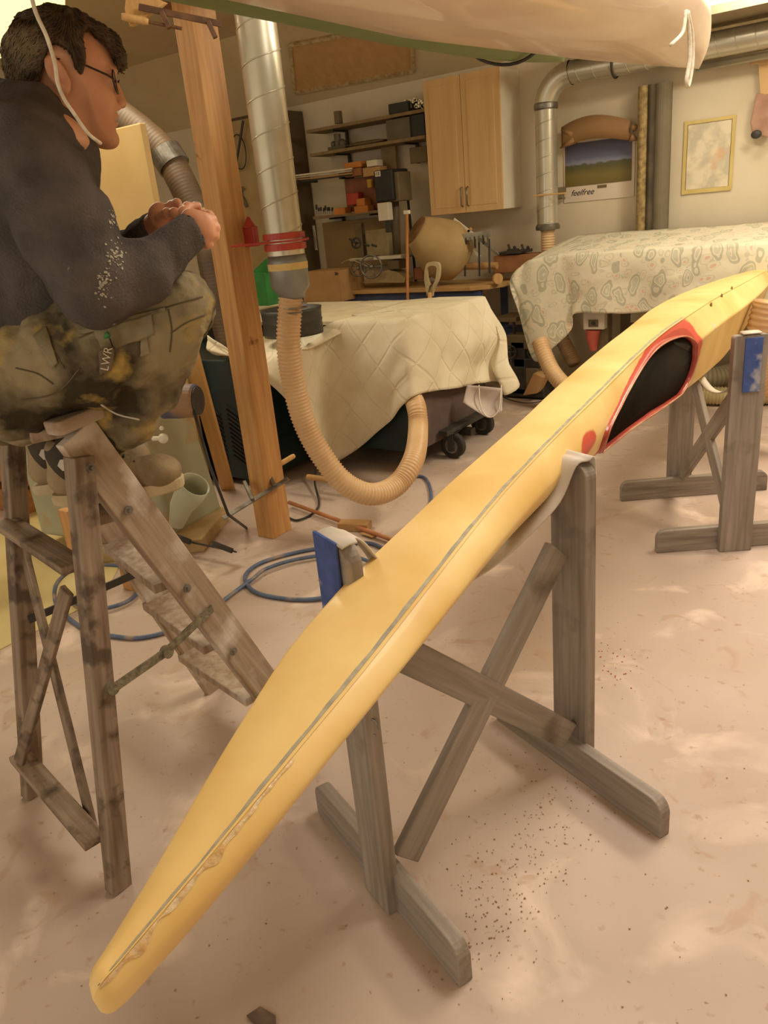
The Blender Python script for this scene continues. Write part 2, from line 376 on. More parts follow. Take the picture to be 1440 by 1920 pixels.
for i in range(len(R)-1):
    for j in range(ND-1):
        f = (R[i][j], R[i][j+1], R[i+1][j+1], R[i+1][j])
        if all(info[k][0] < 0 for k in f): continue
        fc = q.bm.faces.new(f)
        for lp in fc.loops:
            a = info[lp.vert]; lp[lay] = (a[1], a[2], a[3], 1)
# pull the edge vertices onto the outline
for vtx, a in info.items():
    if a[0] < 0 and vtx.link_faces:
        best = min(cps, key=lambda c: (c[0]-vtx.co.y)**2+(c[1]-vtx.co.z)**2); vtx.co = deck_pt(best[0], vof(best[0], best[1]))
for vtx in [v for v in q.bm.verts if not v.link_faces]: q.bm.verts.remove(vtx)
q.build('deck', M_deck, kayak, smooth=True)
outl = [deck_pt(c[0], vof(c[0], c[1])) for c in cps]
cen = sum(outl, Vector())/len(outl)
M_rim = mat('red_cockpit_rim', (184, 72, 54), (164, 58, 42), rough=.35, scale=9, coat=.25)
M_rimw = mat('pale_rim_edge', (206, 160, 124), (176, 84, 62), rough=.45, scale=9)
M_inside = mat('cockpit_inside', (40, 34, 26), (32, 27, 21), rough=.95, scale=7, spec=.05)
q = MB(); q.loft([[p+(p-cen).normalized()*o+Vector((h, 0, 0)) for p in outl] for o, h in ((.012, -.004), (.012, .006), (.004, .011), (-.003, .010), (-.006, .002), (-.006, -.014))], caps=False)
q.build('cockpit_rim', M_rim, kayak, smooth=True)
q = MB(); q.tube([p+(p-cen).normalized()*.002+Vector((.0105, 0, 0)) for p in outl], .0028, 8, closed=True); q.build('rim_lip', M_rimw, kayak, smooth=True)
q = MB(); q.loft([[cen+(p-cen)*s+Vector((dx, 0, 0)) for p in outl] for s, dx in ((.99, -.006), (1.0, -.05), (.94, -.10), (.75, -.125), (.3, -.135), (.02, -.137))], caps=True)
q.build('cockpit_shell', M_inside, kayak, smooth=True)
# seam strip along the upper gunwale
M_seam = mat('grey_seam_filler', (152, 148, 134), (184, 176, 150), rough=.4, scale=14, stretch=(1, 3, 1))
M_seam2 = mat('amber_resin_edge', (206, 160, 76), (176, 128, 52), rough=.2, scale=20, coat=.7, bump=.4)
def strip(v0, v1, ya, yb, off, dk=False):
    P = []
    for Y in np.arange(ya, yb, .02):
        f = deck_pt if dk else hull_pt; a = f(Y, v0); b = f(Y, v1); o = Vector((off*.3 if not dk else off, 0, off if not dk else off*.6))
        wob = .0008*math.sin(Y*31)+.0006*math.sin(Y*77); P.append([a+o, (a+b)/2+o*1.3, b+o+Vector((wob, 0, 0))])
    return P
q = MB(); q.grid(strip(.101, .1155, .272, 3.1, .0010)); q.build('seam_strip', M_seam, kayak, smooth=True)
M_resin = mat('dried_resin_flakes', (226, 204, 166), (206, 160, 92), rough=.35, scale=40, bump=.8)
q = MB(); P = []
for Y in np.arange(.272, .62, .006):
    w = .15*(1-(Y-.27)/.36)+.02; nz = mnoise.noise(Vector((Y*40, 3, 1)))
    a = deck_pt(Y, .03+.03*nz); b = deck_pt(Y, .04+max(.004, w*(.8+1.6*mnoise.noise(Vector((Y*32, 9, 1))))))
    o = Vector((.0008+.0005*nz, 0, .0008)); P.append([a+o, (a+b)/2+o*1.4, b+o])
q.grid(P); q.build('resin_flakes', M_resin, kayak, smooth=False)
q = MB()
for px, py in ((1333, 573), (1353, 556), (1372, 541)):  # dark discs on the deck: shade of small dimples put into the colour
    Y, v, z = deck_hit(px, py); p = deck_pt(Y, v)
    q = MB(); q.sph(p, .012, 14, (.3, 1.5, 1.15)); q.build('dimple_shade_disc', mat('dimple_shade', (132, 100, 46), (110, 80, 34), rough=.6), kayak, smooth=True)

# ------------------------------------------------------------------ trestles
def trestle(lab, ups, feet, f, w, hts, braces, slingpts):
    f = Vector((*f, 0)).normalized(); w = Vector((*w, 0)).normalized()
    t = thing('trestle', lab, 'trestle', (*(Vector((*ups[0], 0))+Vector((*ups[1], 0))).xy/2, 0))
    for (x, y), h in zip(ups, hts):
        board('upright', (x, y, .002), (x, y, h), .105, .036, M_grey, t, upv=w, roundtop=.035)
    for a, b in feet:
        A = Vector((*a, .052)); B = Vector((*b, .052))
        board('foot', A, B, .10, .034, M_grey, t, upv=w, roundtop=0, round0=0)
    for a, b, wd in braces:
        board('brace', a, b, wd, .024, M_grey, t, upv=f)
    return t
f1 = Vector((.92, -.39, 0)).normalized(); w1 = Vector((.39, .92, 0)).normalized()
uR = Vector((-.664, 1.652, 0)); uL = Vector((-.865, 1.012, 0))
hR = solvez(uR.x, uR.y, 862); hL = solvez(uL.x, uL.y, 1012)
fR0, fR1 = Vector((-.375, 1.50, 0)), Vector((-.93, 1.735, 0)); fL0, fL1 = Vector((-.60, .925, 0)), Vector((-1.165, 1.165, 0))
def foot(a, b, t, w):
    a = a.copy(); b = b.copy(); x = (b-a).normalized(); L = (b-a).length
    R = Matrix((x, w, Vector((0, 0, 1)))).transposed().to_4x4()
    # grain along the board: local z runs along x
    R = Matrix((Vector((0, 0, 1)).cross(x), Vector((0, 0, 1)), x)).transposed().to_4x4(); R.translation = a
    q = MB(); pts = [(0, 0), (L, 0)] + [(L-.04+.04*math.cos(k*math.pi/12), .062+.04*math.sin(k*math.pi/12)) for k in range(7)] + [(.04+.04*math.cos(math.pi/2+k*math.pi/12), .062+.04*math.sin(math.pi/2+k*math.pi/12)) for k in range(7)]
    q.poly([(-.017, p[1], p[0]) for p in pts], (.034, 0, 0)); return q.build('foot', M_grey, t, bevel=.003, M=R)
t1 = thing('trestle', 'weathered grey wooden trestle in the foreground under the near half of the yellow kayak', 'trestle', ((uR+uL)/2))
board('upright', uR, uR+Vector((0, 0, hR)), .118, .036, M_grey, t1, upv=w1, roundtop=.035)
board('upright', uL, uL+Vector((0, 0, hL)), .10, .036, M_grey, t1, upv=w1, roundtop=.04)
foot(fR0, fR1, t1, w1); foot(fL0, fL1, t1, w1)
board('brace', uL+w1*.05+Vector((.02, 0, .10)), uR-w1*.055+Vector((.0, 0, .66)), .075, .022, M_grey, t1, upv=f1)
board('brace', uL+w1*.05+Vector((.0, 0, .66)), uR-w1*.05+Vector((.02, 0, .12)), .075, .022, M_grey, t1, upv=f1-Vector((0, 0, 0)))
# sling: webbing over both uprights and under the hull
def sling(t, a, b, ha, hb, f, w, prof, wid, m, name='sling', end=.10):
    top_a = a+Vector((0, 0, ha+.005)); top_b = b+Vector((0, 0, hb+.005))
    path = [top_a-w*.022, top_a+Vector((0, 0, .003)), top_a+w*.03+Vector((0, 0, -.006))]
    for s_, z, wd in prof: p = a.lerp(b, s_); p.z = z; path.append(p)
    path += [top_b-w*.03+Vector((0, 0, -.006)), top_b+Vector((0, 0, .003)), top_b+w*.022, top_b+w*.024+Vector((0, 0, -end))]
    Q_ = bez(path, 5); n = len(Q_); ws = [wid if k < 8 else wid*float(np.interp(k/n, [0, .3, .6, .85, 1], [.6, .5, .45, 1, 1])) for k in range(n)]
    q = MB(); q.grid([[p-f*x/2, p, p+f*x/2] for p, x in zip(Q_, ws)]); return q.build(name, m, t, smooth=True, solid=.004)
sling(t1, uL, uR, hL, hR, f1, w1, [(.10, .84, 1), (.18, .74, 1), (.3, .70, 1), (.45, .70, 1), (.6, .715, 1), (.75, .75, 1), (.88, .80, 1)], .10, M_web)
q = MB(); p = uL+Vector((0, 0, hL))-w1*.024-f1*.012
q.box(p+Vector((0, 0, -.10)), (.088, .008, .22), Matrix((f1, w1, Vector((0, 0, 1)))).transposed()); q.build('blue_pad', M_bluetape, t1, bevel=.003)
q = MB(); q.tube([uL+f1*.052+Vector((0, 0, .50))+Vector((.012*math.cos(k*.6), 0, .02*math.sin(k*.6))) for k in range(9)], .0025, 6); q.build('wire_hook', M_steel, t1)

f2 = Vector((.83, .553, 0)).normalized(); w2 = Vector((-.553, .83, 0)).normalized()
vN = Vector((-.585, 3.225, 0)); gN0, gN1 = Vector((-.865, 3.075, 0)), Vector((-.865, 3.075, 0))+f2*.72
gF0 = Vector((-1.20, 3.61, 0)); gF1 = gF0+f2*.72; vF = gF0+f2*.30+w2*.038; vN = vN-w2*.0
hN = solvez(vN.x, vN.y, 626); hF = .90
vN = gN0+f2*.315-w2*.036
t2 = thing('trestle', 'grey wooden trestle with blue webbing on its upright, farther back beyond the red cockpit', 'trestle', ((vN+vF)/2))
board('upright', vN, vN+Vector((0, 0, hN)), .13, .036, M_grey, t2, upv=w2, roundtop=.012)
board('upright', vF, vF+Vector((0, 0, hF)), .115, .036, M_grey, t2, upv=w2, roundtop=.035)
foot(gN0, gN1, t2, w2); foot(gF0, gF1, t2, w2)
board('brace', vN+w2*.05+Vector((0, 0, .10)), vF-w2*.05+Vector((0, 0, .70)), .075, .022, M_grey, t2, upv=f2)
board('brace', vN+w2*.05+Vector((0, 0, .68)), vF-w2*.05+Vector((0, 0, .12)), .075, .022, M_grey, t2, upv=f2)
sling(t2, vN, vF, hN, hF, f2, w2, [(.08, .80, 1), (.2, .66, 1), (.5, .61, 1), (.8, .68, 1), (.92, .80, 1)], .07, M_web)
q = MB(); q.box(vN+Vector((0, 0, hN-.115))-w2*.022+f2*.008, (.066, .006, .21), Matrix((f2, w2, Vector((0, 0, 1)))).transposed()); q.build('blue_pad', M_bluetape, t2, bevel=.002)

# ------------------------------------------------------------------ stepladder
lad = thing('stepladder', 'old paint-spattered wooden stepladder under the seated man', 'stepladder', (-1.66, 1.05, 0))
RR0, RR1 = Vector((-1.45, 1.392, .0)), Vector((-1.45, .895, 1.09))
LR0, LR1 = Vector((-1.86, 1.445, .0)), Vector((-1.84, 1.04, 1.09))
BR0, BR1 = Vector((-1.475, .715, 0)), Vector((-1.475, .905, 1.04))
BL0, BL1 = Vector((-1.945, .80, 0)), Vector((-1.90, 1.0, 1.02))
sx = Vector((1, 0, 0))
board('rail', RR0, RR1, .095, .026, M_ladder2, lad, upv=sx)
board('rail', LR0, LR1, .095, .026, M_ladder2, lad, upv=sx)
board('rear_leg', BR0-Vector((-.035, 0, 0)), BR1+Vector((.035, -.02, 0)), .05, .04, M_ladder, lad, upv=sx, roundtop=.0)
board('rear_leg', BL0, BL1, .05, .04, M_ladder, lad, upv=sx)
for z in (.19, .42, .65, .87):
    a = RR0.lerp(RR1, z/1.09); b = LR0.lerp(LR1, z/1.09)
    A = a+Vector((-.013, 0, 0)); B = b+Vector((.013, 0, 0)); x = (B-A).normalized(); y = Vector((0, 0, 1)).cross(x)
    q = MB(); q.poly([A-y*-.075+Vector((0, 0, -.012)), B-y*-.065+Vector((0, 0, -.012)), B-y*.05+Vector((0, 0, -.012)), A-y*.05+Vector((0, 0, -.012))], (0, 0, .024))
    q.build('step', M_ladder2, lad, bevel=.003)
cA = at(100, 795, 1.66); 
for R, sgn in ((RR1, 0), (LR1, 1)):
    board('cap', R+Vector((.006, -.055, .020)), R+Vector((.006, .065, .034)), .062, .030, M_ladder2, lad, upv=Vector((0, 0, 1)), roundtop=.018, round0=.018, bevel=.005)
board('top_board', RR1+Vector((-.02, 0, .0)), LR1+Vector((.03, 0, .0)), .15, .025, M_ladder2, lad)
def onback(z, s): a = BR0.lerp(BR1, z/1.04); b = BL0.lerp(BL1, z/1.02); return a.lerp(b, s)
n_b = Vector((0, -.03, 0))
board('tie_bar', onback(.80, -.02)+n_b, onback(.80, 1.02)+n_b, .06, .02, M_ladder, lad)
board('tie_bar', onback(.13, -.0)+n_b, onback(.14, 1.02)+n_b, .055, .02, M_ladder, lad)
board('cross_brace', onback(.74, .99)-n_b*.3, onback(.09, .20)-n_b*.3, .035, .014, M_ladder, lad, upv=(0, 1, 0))
board('cross_brace', onback(.75, .03)+n_b*1.5, onback(.15, .92)+n_b*1.6, .035, .014, M_ladder, lad, upv=(0, 1, 0))
# folding stays
h0 = BR0.lerp(BR1, .50)+Vector((.068, 0, 0)); h2 = onx(398, 1140, -1.43); h1 = onx(312, 1222, -1.42)
q = MB(); q.beam(h0, h1, .022, .005, (1, 0, 0)); q.beam(h1, h2, .022, .005, (1, 0, 0)); q.cyl(h1-Vector((.008, 0, 0)), h1+Vector((.010, 0, 0)), .015); q.cyl(h0-Vector((.03, 0, 0)), h0+Vector((.006, 0, 0)), .014)
q.build('folding_stay', mat('painted_stay', (140, 130, 104), (104, 96, 76), rough=.6, scale=60, bump=.8, metal=.3), lad)
g0 = BL0.lerp(BL1, .52)+Vector((.03, 0, 0)); g1 = LR0.lerp(LR1, .50)+Vector((.03, -.03, 0))
q = MB(); q.beam(g0, g1, .022, .005, (1, 0, 0)); q.build('folding_stay', M_dark, lad)
for px, py in ((240, 957), (350, 1103), (437, 1221), (170, 877)):
    p = onx(px, py, -1.43 if px > 200 else -1.405); q = MB(); q.cyl(p, p+Vector((.004, 0, 0)), .011, n=18); q.cyl(p, p+Vector((.010, 0, 0)), .005, n=10); q.build('bolt', M_steel, lad, smooth=False)

# ------------------------------------------------------------------ timber post and things on it
post = tag(None or board('timber_post', (-2.625, 2.58, 0), (-2.625, 2.58, 2.32), .105, .14, M_pine, None, upv=(0, 1, 0), bevel=.004), 'tall square pine post standing on the floor beside the covered machine', 'post')
def barclamp(label, a, d, up_, L=.36, jaw=.11, off=(.06, .26), loc=None, mm=M_steel):
    """F-clamp: flat bar, fixed jaw, sliding jaw, spindle, handle"""
    a = Vector(a); d = Vector(d).normalized(); u = Vector(up_).normalized(); t = thing('bar_clamp', label, 'clamp', a)
    q = MB(); q.beam(a, a+d*L, .022, .007, d.cross(u)); q.build('bar', mm, t, bevel=.001)
    q = MB(); q.beam(a+d*off[0], a+d*off[0]+u*jaw, .024, .018, d); q.build('fixed_jaw', mm, t, bevel=.003)
    q = MB(); q.beam(a+d*off[1], a+d*off[1]+u*jaw, .026, .020, d); q.build('sliding_jaw', mm, t, bevel=.003)
    s = a+d*off[1]+u*jaw*.85
    q = MB(); q.cyl(s-d*.05, s+d*.08, .006, n=10); q.build('spindle', mm, t)
    q = MB(); q.tube([s+d*(.07+.012*k) for k in range(9)], lambda i: .013 if 0 < i < 8 else .010, 12); q.build('handle', M_ply, t, smooth=True)
    return t
a = at(418, 972, 3.62); b = at(541, 897, 3.78)
barclamp('long flat bar clamp gripping the foot of the pine post', a, b-a, (-.55, .3, .42), L=(b-a).length, jaw=.12, off=(.17, .30))
a = at(440, 1068, 3.42); b = at(338, 1020, 3.35)
barclamp('dusty bar clamp lying on the floor in front of the pine post', onz(446, 1060)+Vector((0, 0, .07)), onz(335, 1035)-onz(446, 1060), (-.1, -.3, .25), L=.40, jaw=.11, off=(.02, .30), mm=M_dark)
a = at(300, 38, 2.92)
barclamp('bar clamp laid across the head of the pine post', at(415, 45, 2.9), at(285, 18, 2.85)-at(415, 45, 2.9), (.15, .1, -.5), L=.30, jaw=.06, off=(.05, .22), mm=mat('rusty_steel', (120, 82, 50), (86, 58, 36), rough=.6, scale=20))
q = MB(); q.poly([at(233, 18, 2.86), at(243, 50, 2.86), at(290, 20, 2.86), at(308, 5, 2.86), at(270, -12, 2.86), at(236, -8, 2.86)], (.0, .02, .0))
tag(q.build('scrap_board', M_ply, bevel=.002), 'small pale offcut of board clamped at the head of the pine post', 'offcut')
q = MB(); q.box((-2.62, 2.56, 2.345), (.34, .16, .05)); q.box((-2.52, 2.5, 2.385), (.5, .05, .03)); tag(q.build('packing_block', mat('old_brown_wood', (130, 90, 52), (96, 64, 36), rough=.7, scale=8), bevel=.004), 'brown wooden packing blocks on top of the pine post under the green kayak', 'block')

# ------------------------------------------------------------------ spiral duct with blast gate, reducer and hose
dp = at(536, 470, 3.30); DX, DY = dp.x, dp.y
def spiral(name, a, b, r, parent, m=M_galv, pitch=.13):
    a = Vector(a); b = Vector(b); L = (b-a).length; x, y, z = frame(a, b); q = MB(); n = 40
    steps = max(2, int(L/.02)); q.loft([[a+z*(L*i/steps)+(x*math.cos(2*math.pi*k/n)+y*math.sin(2*math.pi*k/n))*r for k in range(n)] for i in range(steps+1)], caps=False)
    o = q.build(name, m, parent, smooth=True)
    q = MB(); N = int(L/pitch*30); q.tube([a+z*(pitch*k/30)+(x*math.cos(2*math.pi*k/30)+y*math.sin(2*math.pi*k/30))*(r+.0005) for k in range(N+1)], .0028, 6); q.build('seam', m, parent, smooth=True)
    return o
duct = thing('spiral_duct', 'big spiral-wound metal extraction duct coming down beside the pine post', 'duct', (DX, DY, 1.2))
RD = .080; zt = 2.95; zb = solvez(DX, DY, 505)
spiral('pipe', (DX, DY, zb), (DX, DY, zt), RD, duct, mat('spiral_duct_steel', (206, 198, 176), (188, 180, 156), rough=.34, metal=.55, scale=4, lo=.42, hi=.6))
zr = solvez(DX, DY, 560)
def lathe(prof, c, n=36, ax=(0, 0, 1)):
    q = MB(); x, y, z = frame((0, 0, 0), ax); c = Vector(c)
    q.loft([[c+z*h+(x*math.cos(2*math.pi*k/n)+y*math.sin(2*math.pi*k/n))*r for k in range(n)] for h, r in prof], caps=True); return q
lathe([(zr, .056), (zr+.02, .058), (zr+.05, RD+.004), (zb+.03, RD+.005), (zb+.06, RD+.001)], (DX, DY, 0)).build('reducer', mat('zinc_reducer', (150, 152, 146), (132, 134, 128), rough=.4, metal=.5, scale=7), duct, smooth=True)
lathe([(zb+.0, RD+.006), (zb+.028, RD+.007)], (DX, DY, 0)).build('masking_tape', mat('masking_tape', (222, 196, 130), (206, 176, 108), rough=.7, scale=9), duct)
zg = solvez(DX, DY, 452)
gate = thing('blast_gate', 'red metal blast gate clamped round the big spiral duct', 'gate valve', (DX, DY, zg))
q = lathe([(zg+.008, RD+.004), (zg+.009, RD+.010), (zg+.032, RD+.010), (zg+.034, RD+.004)], (DX, DY, 0)); q.build('upper_flange', M_red, gate)
q = lathe([(zg-.036, RD+.004), (zg-.034, RD+.010), (zg-.009, RD+.010), (zg-.008, RD+.004)], (DX, DY, 0)); q.build('lower_flange', M_red, gate)
lf = Vector(-(rt0)); 
q = MB(); q.beam(Vector((DX, DY, zg))-lf*.10, Vector((DX, DY, zg))+lf*.22, .16, .008, (0, 0, 1)); q.build('slide_plate', M_red, gate, bevel=.001)
q = MB()
for s in (-.06, .06): q.cyl(Vector((DX, DY, zg-.05))-lf*.092+Vector((0, s, 0)), Vector((DX, DY, zg+.05))-lf*.092+Vector((0, s, 0)), .006, n=8)
q.build('bolt', M_steel, gate)
q = MB(); hp = at(470, 440, 3.40); q.beam(hp+Vector((0, 0, -.05)), hp+Vector((0, 0, .035)), .07, .03, (0, 1, 0)); q.tube([hp+Vector((0, 0, .03)), hp+Vector((0, 0, .05)), hp+Vector((0, 0, .075))], lambda i: (.03, .018, .006)[i], 12); q.build('lever', M_red, gate, bevel=.004)
# flexible hose in a U
pts = [Vector((DX, DY, zr+.03)), at(541, 640, 3.42), at(550, 715, 3.50), at(570, 790, 3.57), at(602, 852, 3.62), at(645, 905, 3.66), at(697, 927, 3.72), at(745, 908, 3.82), at(776, 860, 3.92), ony(784, 805, 3.46), ony(781, 765, 3.56), ony(770, 740, 3.68), ony(755, 720, 3.78)]
hs = thing('flexible_hose', 'beige ribbed flexible hose looping from the big spiral duct to under the white quilt', 'hose', pts[6]-Vector((0, 0, .06)))
hose(pts, .056, hs, 'ribbed_tube', .0165)
q = MB(); tp = Vector((DX, DY, zr)); q.tube([tp+Vector((.06*math.cos(k*.3), .06*math.sin(k*.3), -.02-.0009*k)) for k in range(42)], .004, 6)
q.build('clamp_ring', M_steel, hs)

# ------------------------------------------------------------------ machine under the white quilt
mc = thing('dust_extractor', 'dark teal machine cabinet on castors under the white quilt', 'machine', (-3.4, 3.9, 0))
q = MB(); q.box((-3.62, 4.08, .49), (2.36, .88, .74)); q.build('cabinet', M_teal, mc, bevel=.01)
q = MB(); q.box((-3.72, 3.36, .40), (1.05, .56, .72)); q.build('front_cabinet', M_teal, mc, bevel=.01)
# vents on the front cabinet
for r_ in range(12):
    for c_ in range(2):
        q = MB(); c = Vector((-3.32-.17*c_, 3.075, .16+.028*r_)); q.box(c, (.13, .012, .009), Matrix.Rotation(.5, 3, 'Y')); q.build('vent_slot', M_black, mc)
q = MB(); q.poly([(-2.435, 3.64, .13), (-2.435, 4.52, .13), (-2.435, 4.52, .88), (-2.435, 3.64, .88)], (.012, 0, 0)); q.build('side_cover', mat('brown_fabric', (98, 80, 74), (84, 68, 62), rough=.8, scale=9), mc)
def castor(p, par):
    p = Vector(p); q = MB(); q.tube([p+Vector((.0, -.022, 0)), p+Vector((0, -.018, 0)), p+Vector((0, .018, 0)), p+Vector((0, .022, 0))], lambda i: (.07, .08, .08, .07)[i], 28)
    w_ = q.build('castor_wheel', M_rubber, par, smooth=False)
    q = MB(); q.cyl(p-Vector((0, .026, 0)), p+Vector((0, .026, 0)), .045, n=24); q.cyl(p-Vector((0, .03, 0)), p+Vector((0, .03, 0)), .018, n=12); q.build('hub', M_steel, w_)
    q = MB(); q.box(p+Vector((0, .034, .03)), (.04, .006, .12)); q.box(p+Vector((0, -.034, .03)), (.04, .006, .12)); q.box(p+Vector((0, 0, .09)), (.06, .08, .01)); q.build('castor_fork', M_dark, par)
c1 = onz(850, 835, .08); c2 = onz(905, 793, .08)
castor(c1, mc); castor(c2, mc); castor((-3.9, 3.9, .08), mc)
q = MB(); q.box((-2.75, 4.1, .14), (.9, .06, .04)); q.box((c1.x, (c1.y+c2.y)/2, .185), (.06, .75, .03)); q.box((-3.4, 4.3, .14), (1.8, .06, .03)); q.build('base_frame', M_dark, mc)
q = MB(); q.box((-3.16, 3.06, .62), (.10, .03, .07)); q.build('red_switch', M_red, mc, bevel=.004)

def quilt_mat():
    m = bpy.data.materials.new('quilted_cotton'); m.use_nodes = True; nt = m.node_tree; N = nt.nodes; L = nt.links; b = N['Principled BSDF']; b.inputs['Roughness'].default_value = .75
    tc = N.new('ShaderNodeTexCoord'); n = N.new('ShaderNodeTexNoise'); n.inputs['Scale'].default_value = 3.5; n.inputs['Detail'].default_value = 7; L.new(tc.outputs['UV'], n.inputs['Vector'])
    r = N.new('ShaderNodeValToRGB'); r.color_ramp.elements[0].position = .38; r.color_ramp.elements[1].position = .62
    r.color_ramp.elements[0].color = (*srgb((216, 204, 174)), 1); r.color_ramp.elements[1].color = (*srgb((230, 220, 194)), 1); L.new(n.outputs['Fac'], r.inputs['Fac']); L.new(r.outputs[0], b.inputs['Base Color'])
    hs_ = []
    for ang in (.72, -.72):
        mp = N.new('ShaderNodeMapping'); mp.inputs['Rotation'].default_value = (0, 0, ang); L.new(tc.outputs['UV'], mp.inputs[0])
        w = N.new('ShaderNodeTexWave'); w.bands_direction = 'X'; w.inputs['Scale'].default_value = 1.9; w.inputs['Distortion'].default_value = .5; w.inputs['Detail'].default_value = 1; L.new(mp.outputs[0], w.inputs['Vector'])
        cr = N.new('ShaderNodeValToRGB'); cr.color_ramp.elements[0].position = .0; cr.color_ramp.elements[0].color = (0, 0, 0, 1); cr.color_ramp.elements[1].position = .035; L.new(w.outputs['Fac'], cr.inputs['Fac']); hs_.append(cr.outputs[0])
    mi = N.new('ShaderNodeMath'); mi.operation = 'MINIMUM'; L.new(hs_[0], mi.inputs[0]); L.new(hs_[1], mi.inputs[1])
    n2 = N.new('ShaderNodeTexNoise'); n2.inputs['Scale'].default_value = 14; n2.inputs['Detail'].default_value = 5; L.new(tc.outputs['UV'], n2.inputs['Vector'])
    ad = N.new('ShaderNodeMath'); ad.operation = 'ADD'; L.new(mi.outputs[0], ad.inputs[0]); L.new(n2.outputs['Fac'], ad.inputs[1])
    bp = N.new('ShaderNodeBump'); bp.inputs['Strength'].default_value = .42; bp.inputs['Distance'].default_value = .009; L.new(ad.outputs[0], bp.inputs['Height']); L.new(bp.outputs[0], b.inputs['Normal'])
    return m
def drape(name, cols, m, nsub=6, amp=.02, seed=0, rows=(14, 26), bulge=.03, freq=5.):
    """cols: (inner point, edge point, hem point, outward); sheet over the top and down the sides"""
    C = [[Vector(v) for v in c] for c in cols]; E_ = []
    paths = [bez([c[k] for c in C], nsub) for k in range(4)]
    n = len(paths[0]); P = []
    seg = [0.]
    for i in range(1, n): seg.append(seg[-1]+(paths[1][i]-paths[1][i-1]).length)
    uvs = []
    for i in range(n):
        a, e, h, o = (paths[k][i] for k in range(4)); o = o.normalized() if o.length > 0 else o; row = []; uvr = []; acc = 0
        for j in range(rows[0]):
            t = j/rows[0]; p = a.lerp(e, t); p = p+Vector((0, 0, amp*.35*mnoise.noise(p*freq*.8+Vector((seed, 0, 0))))); row.append(p); uvr.append((seg[i], (a-e).length*(t-1)))
        L_ = (h-e).length
        for j in range(rows[1]+1):
            t = j/rows[1]; p = e.lerp(h, t); s = seg[i]
            f = mnoise.noise(Vector((s*freq, t*1.6, seed)))+.5*mnoise.noise(Vector((s*freq*2.3+t*2.5, t*3.2, seed+4)))
            p = p+o*(amp*f*min(1, t*2.2)+bulge*math.sin(math.pi*min(1, t*1.3))*.5+.012*(1-max(0, 1-t*8))); row.append(p); uvr.append((s, L_*t))
        P.append(row); uvs.append(uvr)
    q = MB(); uvl = q.bm.loops.layers.uv.new('UVMap'); R = [q.ring(r) for r in P]; U = {}
    for i in range(n):
        for j, v in enumerate(R[i]): U[v] = uvs[i][j]
    for i in range(n-1): q.bridge(R[i], R[i+1], False)
    for f in q.bm.faces:
        for lp in f.loops: lp[uvl].uv = U[lp.vert]
    return q.build(name, m, smooth=True, solid=.008)
FR = (0, -1, 0); SD = (1, 0, 0)
def fcol(px, py, yf, zt_, yb=4.5, zb_=.9, out=FR):
    h = ony(px, py, yf-.03); return ((h.x, yb, zb_), (h.x, yf, zt_), h, out)
cols = [fcol(392, 628, 3.05, .80), fcol(425, 650, 3.05, .80), fcol(470, 695, 3.05, .80), fcol(508, 722, 3.05, .80), fcol(545, 762, 3.10, .80), fcol(578, 800, 3.2, .81), fcol(604, 838, 3.33, .84), fcol(622, 866, 3.48, .87),
        fcol(650, 855, 3.56, .895), fcol(682, 833, 3.59, .90), fcol(713, 806, 3.60, .90), fcol(738, 784, 3.60, .90), fcol(757, 760, 3.60, .90)]
def scol(px, py, xf=-2.41, back=-2.9):
    h = onx(px, py, xf+.04); return ((back, h.y, .9), (xf, h.y, .9), h, SD)
cols += [((-2.6, 4.3, .9), (-2.43, 3.66, .9), onx(776, 741, -2.37), (.7, -.7, 0)), scol(815, 733), scol(850, 728), scol(885, 721), scol(905, 718)]
cols += [((-2.7, 4.5, .9), (-2.42, 4.55, .9), onx(926, 716, -2.36), (1, .3, 0)), ((-2.75, 4.5, .9), (-2.45, 4.58, .9), at(940, 742, 5.0), (1, .8, 0)), ((-2.8, 4.5, .9), (-2.5, 4.60, .9), at(966, 716, 5.05), (.8, 1, 0)), ((-3.0, 4.5, .9), (-2.8, 4.60, .9), Vector((-2.7, 4.66, .45)), (0, 1, 0))]
quilt = tag(drape('quilt', cols, quilt_mat(), amp=.045, seed=3, bulge=.05, freq=3.6), 'cream diamond-quilted cover draped over the teal machine', 'quilt')
q = MB(); q.poly([(-4.8, 3.62, .875), (-2.43, 3.62, .875), (-2.43, 4.56, .875), (-4.8, 4.56, .875)], (0, 0, .02)); q.build('top_padding', mat('cream_lining', (222, 208, 178), (210, 196, 164), rough=.85), mc)
drc = ony(545, 578, 3.34)
q = MB(); n = 48; c = Vector((drc.x, 3.34, 0)); zt_ = drc.z; zb2 = solvez(c.x, c.y-.17, 640)
q.loft([[c+Vector((r*math.cos(2*math.pi*k/n), r*math.sin(2*math.pi*k/n), z)) for k in range(n)] for z, r in ((zb2+.01, .150), (zb2+.01, .168), (zb2+.03, .170), ((zb2+zt_)/2, .168), ((zb2+zt_)/2+.008, .172), ((zb2+zt_)/2+.016, .168), (zt_-.02, .170), (zt_, .174), (zt_, .165), (zb2+.02, .160), (zb2+.01, .150))], caps=False)
tag(q.build('black_collar', mat('black_collar', (66, 64, 56), (48, 46, 40), rough=.5, scale=6), smooth=True), 'wide black ring collar standing on the quilt behind the pine post', 'collar')

